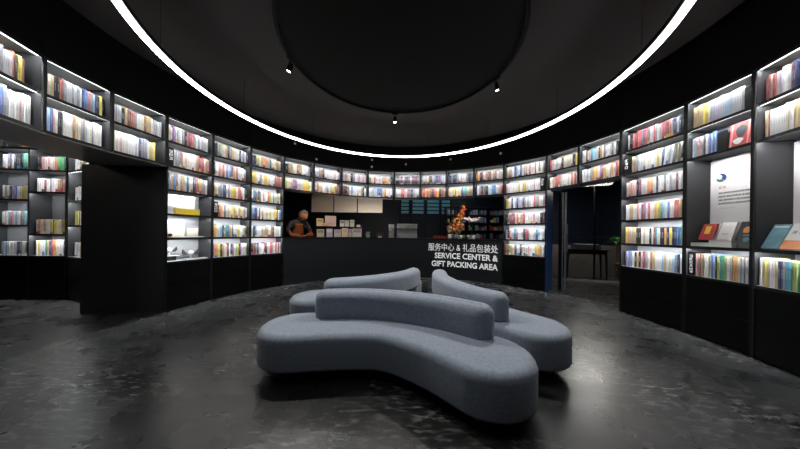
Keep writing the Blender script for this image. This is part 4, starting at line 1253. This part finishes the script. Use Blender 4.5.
obj('leaves', bm, [M['green']], t)
p, a_ = cpt(449.7, 3.76, CT + 0.0005)
t = empty('vase', p, 0, 'small white vase with cream blooms, leftmost of the white pots by the flowers', 'vase')
bm = B(); lathe(bm, [(0.035, 0), (0.05, 0.02), (0.055, 0.07), (0.04, 0.11), (0.05, 0.125), (0.045, 0.125), (0.035, 0.11)], 20); obj('pot', bm, [M['pot']], t, smooth=True)
bm = B()
for k in range(12): petals(bm, Vector((r_.uniform(-0.05, 0.04), r_.uniform(-0.03, 0.03), r_.uniform(0.14, 0.30))), 0.03, 0, r_, 5)
for k in range(6): tube(bm, [(0, 0, 0.10), (r_.uniform(-0.04, 0.04), 0, 0.28)], 0.003, 5, 1)
o = obj('blossoms', bm, [M['creamflower'], M['darkgreen']], t); tag(o, kind='stuff')
p, a_ = cpt(471.5, 3.80, CT + 0.0005)
t = empty('orchid', p, 0, 'pale pink-white orchid in a wide white pot right of the red flowers', 'orchid')
obj('pot', pot_mesh(0.125, 0.10), [M['pot']], t, smooth=True)
bm = B()
for sgn in (-1, 1):
    tube(bm, [(0.01 * sgn, 0, 0.08), (0.02 * sgn, 0, 0.35), (0.05 * sgn, 0, 0.50), (0.17 * sgn, -0.02, 0.55)], 0.004, 6)
obj('stems', bm, [M['darkgreen']], t)
bm = B()
for k in range(11):
    x_ = -0.19 + 0.038 * k
    petals(bm, Vector((x_, -0.03 + r_.uniform(-0.02, 0.02), 0.52 + r_.uniform(-0.035, 0.035))), 0.045, 0, r_, 5)
obj('blossoms', bm, [M['pinkflower']], t)
bm = B()
for k in range(9):
    a = 2 * pi * k / 9; leaf(bm, Vector((0, 0, 0.085)), (cos(a), sin(a), 0.9), 0.16, 0.03, 0, 0.5)
obj('leaves', bm, [M['green']], t)

# person behind the counter
def skin_mesh(verts, edges, radii, root, sub=2):
    me = bpy.data.meshes.new('tmp'); me.from_pydata(verts, edges, []); me.update()
    o = bpy.data.objects.new('tmp', me); COL.objects.link(o)
    md = o.modifiers.new('skin', 'SKIN'); md.use_smooth_shade = True
    for i, v in enumerate(me.skin_vertices[0].data):
        r = radii[i]; v.radius = r if isinstance(r, tuple) else (r, r); v.use_root = (i == root)
    sb = o.modifiers.new('sub', 'SUBSURF'); sb.levels = sub; sb.render_levels = sub
    dg = bpy.context.evaluated_depsgraph_get(); dg.update()
    out = bpy.data.meshes.new_from_object(o.evaluated_get(dg))
    bpy.data.objects.remove(o); bpy.data.meshes.remove(me)
    for q_ in out.polygons: q_.use_smooth = True
    return out
p, a_ = cpt(297.5, 4.36, 0)
person = empty('person', p, a_ + 0.15, 'person in dark jacket and brown apron leaning on the counter, head bowed', 'person')
V_ = [(0, 0.14, 0.98), (0, 0.10, 1.12), (0, 0.0, 1.30), (0, -0.06, 1.45), (0.02, -0.12, 1.52), (0.04, -0.18, 1.57),   # pelvis .. neck
      (-0.19, -0.06, 1.44), (-0.31, -0.08, 1.24), (-0.27, -0.25, 1.115), (-0.06, -0.30, 1.11),                           # left arm
      (0.19, -0.06, 1.44), (0.31, -0.08, 1.24), (0.27, -0.25, 1.125), (0.07, -0.33, 1.12),                              # right arm
      (-0.10, 0.14, 0.90), (-0.11, 0.12, 0.50), (-0.11, 0.16, 0.10), (-0.11, 0.03, 0.04),
      (0.10, 0.14, 0.90), (0.11, 0.12, 0.50), (0.11, 0.16, 0.10), (0.11, 0.03, 0.04)]
E_ = [(0, 1), (1, 2), (2, 3), (3, 4), (4, 5), (3, 6), (6, 7), (7, 8), (8, 9), (3, 10), (10, 11), (11, 12), (12, 13),
      (0, 14), (14, 15), (15, 16), (16, 17), (0, 18), (18, 19), (19, 20), (20, 21)]
R2 = [(0.16, 0.12), (0.155, 0.11), (0.17, 0.12), (0.15, 0.11), 0.065, 0.058, 0.075, 0.062, 0.05, 0.032, 0.075, 0.062, 0.05, 0.032,
      0.095, 0.07, 0.05, 0.04, 0.095, 0.07, 0.05, 0.04]
me = skin_mesh(V_, E_, R2, 0)
me.materials.clear()
for mm in (M['jacket'], M['skin'], M['trousers']): me.materials.append(mm)
for q_ in me.polygons:
    c = q_.center
    q_.material_index = 1 if (c.z > 1.55 or (c.z < 1.17 and c.y < -0.26 and abs(c.x) < 0.13)) else (2 if c.z < 0.96 else 0)
obj('body', me, None, person)
bm = B()   # head with face
hc_ = Vector((0.03, -0.25, 1.63))
Rh = Matrix.Translation(hc_) @ Matrix.Rotation(0.5, 4, 'Z') @ Matrix.Rotation(0.5, 4, 'X') @ Matrix.Scale(1.18, 4)
bmesh.ops.create_uvsphere(bm, u_segments=28, v_segments=20, radius=1)
for v in bm.verts:
    x, y, z_ = v.co
    jaw = 1 - 0.28 * max(0, -z_) ** 1.3
    v.co = Vector((x * 0.078 * jaw, y * 0.098 * (1 - 0.08 * max(0, -z_)), z_ * 0.118))
    nose = math.exp(-((x * 3.2) ** 2 + ((z_ + 0.15) * 4) ** 2)) if y < 0 else 0
    v.co.y -= 0.022 * nose
    for ex in (-0.38, 0.38):
        if y < 0: v.co.y += 0.008 * math.exp(-(((x - ex) * 6) ** 2 + ((z_ - 0.08) * 6) ** 2))
for f in bm.faces: f.smooth = True
for sgn in (-1, 1): blob(bm, Vector((0.079 * sgn, 0.005, 0.0)), 0.024, 12, (0.35, 0.7, 1.1))
for v in bm.verts: v.co = Rh @ v.co
obj('head', bm, [M['skin']], person)
bm = B()
for sgn in (-1, 1): blob(bm, Vector((0.03 * sgn, -0.089, 0.01)), 0.0095, 12, (1.2, 0.6, 0.7))
for v in bm.verts: v.co = Rh @ v.co
obj('eyes', bm, [M['ink']], person)
bm = B(); blob(bm, Vector((0, -0.088, -0.058)), 0.018, 12, (1.2, 0.35, 0.25))
for v in bm.verts: v.co = Rh @ v.co
obj('mouth', bm, [M['redink']], person)
bm = B()
bmesh.ops.create_uvsphere(bm, u_segments=28, v_segments=16, radius=1)
bmesh.ops.delete(bm, geom=[v for v in bm.verts if v.co.z < (0.42 if v.co.y < -0.2 else -0.35)], context='VERTS')
for v in bm.verts:
    k = 1 + 0.03 * noise.noise(v.co * 5)
    v.co = Rh @ Vector((v.co.x * 0.087 * k, v.co.y * 0.107 * k + 0.004, v.co.z * 0.127 * k + 0.003))
for f in bm.faces: f.smooth = True
obj('hair', bm, [M['hair']], person)
# hands: palm, four fingers, thumb
for sgn, bx in ((-1, -0.06), (1, 0.07)):
    hv, he, hr = [], [], []
    base = Vector((bx, -0.305 if sgn < 0 else -0.335, 1.105))
    dirx = -sgn
    hv += [tuple(base), tuple(base + Vector((0.045 * dirx, -0.012, -0.004)))]; he += [(0, 1)]; hr += [(0.026, 0.018), (0.036, 0.014)]
    for f_, L_ in enumerate((0.065, 0.075, 0.07, 0.055)):
        oy = 0.03 - 0.02 * f_
        b0 = base + Vector((0.06 * dirx, oy - 0.012, -0.003)); b1_ = b0 + Vector((L_ * 0.5 * dirx, 0, 0.001)); b2_ = b1_ + Vector((L_ * 0.45 * dirx, 0, -0.010))
        n_ = len(hv); hv += [tuple(b0), tuple(b1_), tuple(b2_)]; he += [(1, n_), (n_, n_ + 1), (n_ + 1, n_ + 2)]; hr += [0.009, 0.0085, 0.007]
    n_ = len(hv); hv += [tuple(base + Vector((0.025 * dirx, 0.035, 0.006))), tuple(base + Vector((0.055 * dirx, 0.055, 0.002)))]
    he += [(0, n_), (n_, n_ + 1)]; hr += [0.011, 0.008]
    me = skin_mesh(hv, he, hr, 0, 2); me.materials.clear(); me.materials.append(M['skin'])
    obj('hand', me, None, person)
# apron panel over the chest
bm = B(); nx, nz = 10, 10; g_ = []
for j in range(nz + 1):
    row = []
    for i in range(nx + 1):
        u, v_ = i / nx * 2 - 1, j / nz
        z_ = 1.02 + 0.40 * v_; ww = 0.165 - 0.05 * v_
        yb = 0.14 + (-0.045 - 0.14) * ((z_ - 0.98) / 0.47)
        row.append(bm.verts.new((u * ww, yb - 0.135 - 0.0 + 0.05 * u * u, z_)))
    g_.append(row)
for j in range(nz):
    for i in range(nx):
        bm.faces.new((g_[j][i], g_[j][i + 1], g_[j + 1][i + 1], g_[j + 1][i])).smooth = True
o = obj('apron', bm, [M['apron']], person); md = o.modifiers.new('solid', 'SOLIDIFY'); md.thickness = 0.012; md.offset = 1
bm = B()
for sgn in (-1, 1):
    tube(bm, [Vector(V_[7 if sgn < 0 else 11]) + Vector((-sgn * 0.03, -0.07, -0.055)), Vector(V_[8 if sgn < 0 else 12]) + Vector((0, -0.01, 0)), Vector(V_[9 if sgn < 0 else 13]) + Vector((0.02 * sgn, 0, 0.0))], [0.055, 0.056, 0.042], 12)
obj('sleeves', bm, [M['apron']], person, smooth=True)

# ------------------------------------------------------------------ the doorway on the right
e14 = P[15]
def dirv(phi): return Vector((sin(phi), cos(phi), 0))
# end panel of the bookcase next to the doorway, blue reflection painted on
A, rz, wd = BAYS[14]
t = empty('end_panel', (P[15].x, P[15].y, 0), rz, 'end panel closing the bookcase at the doorway, painted with a blue reflection', 'panel')
bm = B(); box(bm, 0.0, 0.012, 0.004, 0.42, 0.0, ZU - 0.014); obj('panel', bm, [M['bluereflect']], t)
pp = Vector((3.58, 5.32, 0))
door = empty('door_1', pp, radians(-52), None, None); tag(door, kind='structure')
bm = B(); box(bm, -0.02, 0.03, -0.02, 0.03, 0, 2.15); obj('door_post', bm, [M['black']], door)
bm = B(); box(bm, 0.045, 0.065, -0.02, 0.0, 0.0, 2.15); obj('steel_post', bm, [M['steel']], door)
bm = B(); box(bm, 0.085, 0.115, 0.0, 0.03, 0.0, 2.15); obj('steel_post', bm, [M['steel']], door)
bm = B(); tube(bm, [(0.15, -0.05, 0.85), (0.15, -0.05, 1.45)], 0.014, 10); obj('door_handle', bm, [M['steel']], door)
# glazed partition behind, standing on a pale channel
qa, qb = Vector((4.30, 6.40, 0)), Vector((6.3, 5.77, 0))
d = qb - qa; rzp = atan2(d.y, d.x); Wp = d.length
win = empty('window_1', qa, rzp, None, None); tag(win, kind='structure')
bm = B(); box(bm, 0, Wp, 0, 0.05, 0, 0.055); obj('sill_channel', bm, [plain('pale_stone_sill', (0.5, 0.46, 0.40), 0.6)], win)
bm = B(); box(bm, 0, Wp, 0.02, 0.03, 0.056, 2.9); obj('pane', bm, [M['glass']], win)
for x_ in (0.0, 0.78, 1.55):
    bm = B(); box(bm, x_, x_ + 0.03, 0.032, 0.06, 0.056, 2.9); obj('mullion', bm, [M['black']], win)
bm = B(); box(bm, 0, Wp, 0.031, 0.045, 1.16, 1.185); obj('rail', bm, [M['brushed']], win)
# table and chair behind the glass
tb = Matrix.Translation(qa) @ Matrix.Rotation(rzp, 4, 'Z')
t = empty('side_table', tb @ Vector((0.22, 0.20, 0)), rzp, 'dark wooden side table with a pale drawer behind the doorway glass', 'table')
bm = B(); box(bm, 0, 0.98, 0, 0.4, 0.80, 0.83); obj('tabletop', bm, [M['wood']], t)
bm = B(); box(bm, 0.04, 0.94, 0.03, 0.37, 0.70, 0.7995); obj('apron_frame', bm, [M['wood']], t)
bm = B(); box(bm, 0.2, 0.78, -0.001, 0.3, 0.832, 0.97); dr = obj('drawer_box', bm, [M['brushed']], t)
bm = B(); blob(bm, Vector((0.49, -0.012, 0.90)), 0.018, 12); k_ = obj('knob', bm, [M['ink']], dr)
for x_, y_ in ((0.06, 0.05), (0.92, 0.05), (0.06, 0.35), (0.92, 0.35)):
    bm = B(); tube(bm, [(x_, y_, 0.7), (x_ + (0.02 if x_ > 0.5 else -0.02), y_, 0.0)], [0.028, 0.018], 8); obj('leg', bm, [M['wood']], t)
t = empty('chair', tb @ Vector((1.42, 0.35, 0)), rzp - 0.3, 'brown wooden chair at the right side of the doorway', 'chair')
bm = B(); box(bm, 0, 0.42, 0, 0.42, 0.43, 0.47); obj('seat', bm, [M['chair']], t, bevel=0.01)
for x_ in (0.03, 0.39):
    for y_ in (0.03, 0.39):
        bm = B(); tube(bm, [(x_, y_, 0.4295 if y_ < 0.2 else 0.95), (x_, y_, 0.0)], 0.018, 8); obj('leg', bm, [M['chair']], t)
for z_ in (0.62, 0.76, 0.9):
    bm = B(); box(bm, 0.04, 0.38, 0.38, 0.40, z_, z_ + 0.05); obj('back_slat', bm, [M['chair']], t)
bm = B(); box(bm, 0.04, 0.38, 0.025, 0.04, 0.2, 0.225); box(bm, 0.025, 0.04, 0.04, 0.38, 0.26, 0.285); obj('stretcher', bm, [M['chair']], t)
slab('wall_low', [tuple((tb @ Vector((0.0, 0.95, 0)))[:2]), tuple((tb @ Vector((2.1, 0.95, 0)))[:2]), tuple((tb @ Vector((2.1, 1.03, 0)))[:2]), tuple((tb @ Vector((0.0, 1.03, 0)))[:2])], 0, 0.92, M['greywall'])
t = empty('potted_plant', tb @ Vector((1.75, 0.99, 0.9205)), 0, 'green plant on the low wall behind the doorway glass', 'plant')
obj('pot', pot_mesh(0.09, 0.12), [M['ink']], t, smooth=True)
bm = B()
for k in range(46):
    a = r_.uniform(0, 2 * pi); el = r_.uniform(0.2, 1.3)
    leaf(bm, Vector((0, 0, 0.11)), (cos(a) * cos(el), sin(a) * cos(el), sin(el)), r_.uniform(0.2, 0.42), 0.03, 0, 0.5)
obj('leaves', bm, [M['green']], t)
print('single books:', n_single)
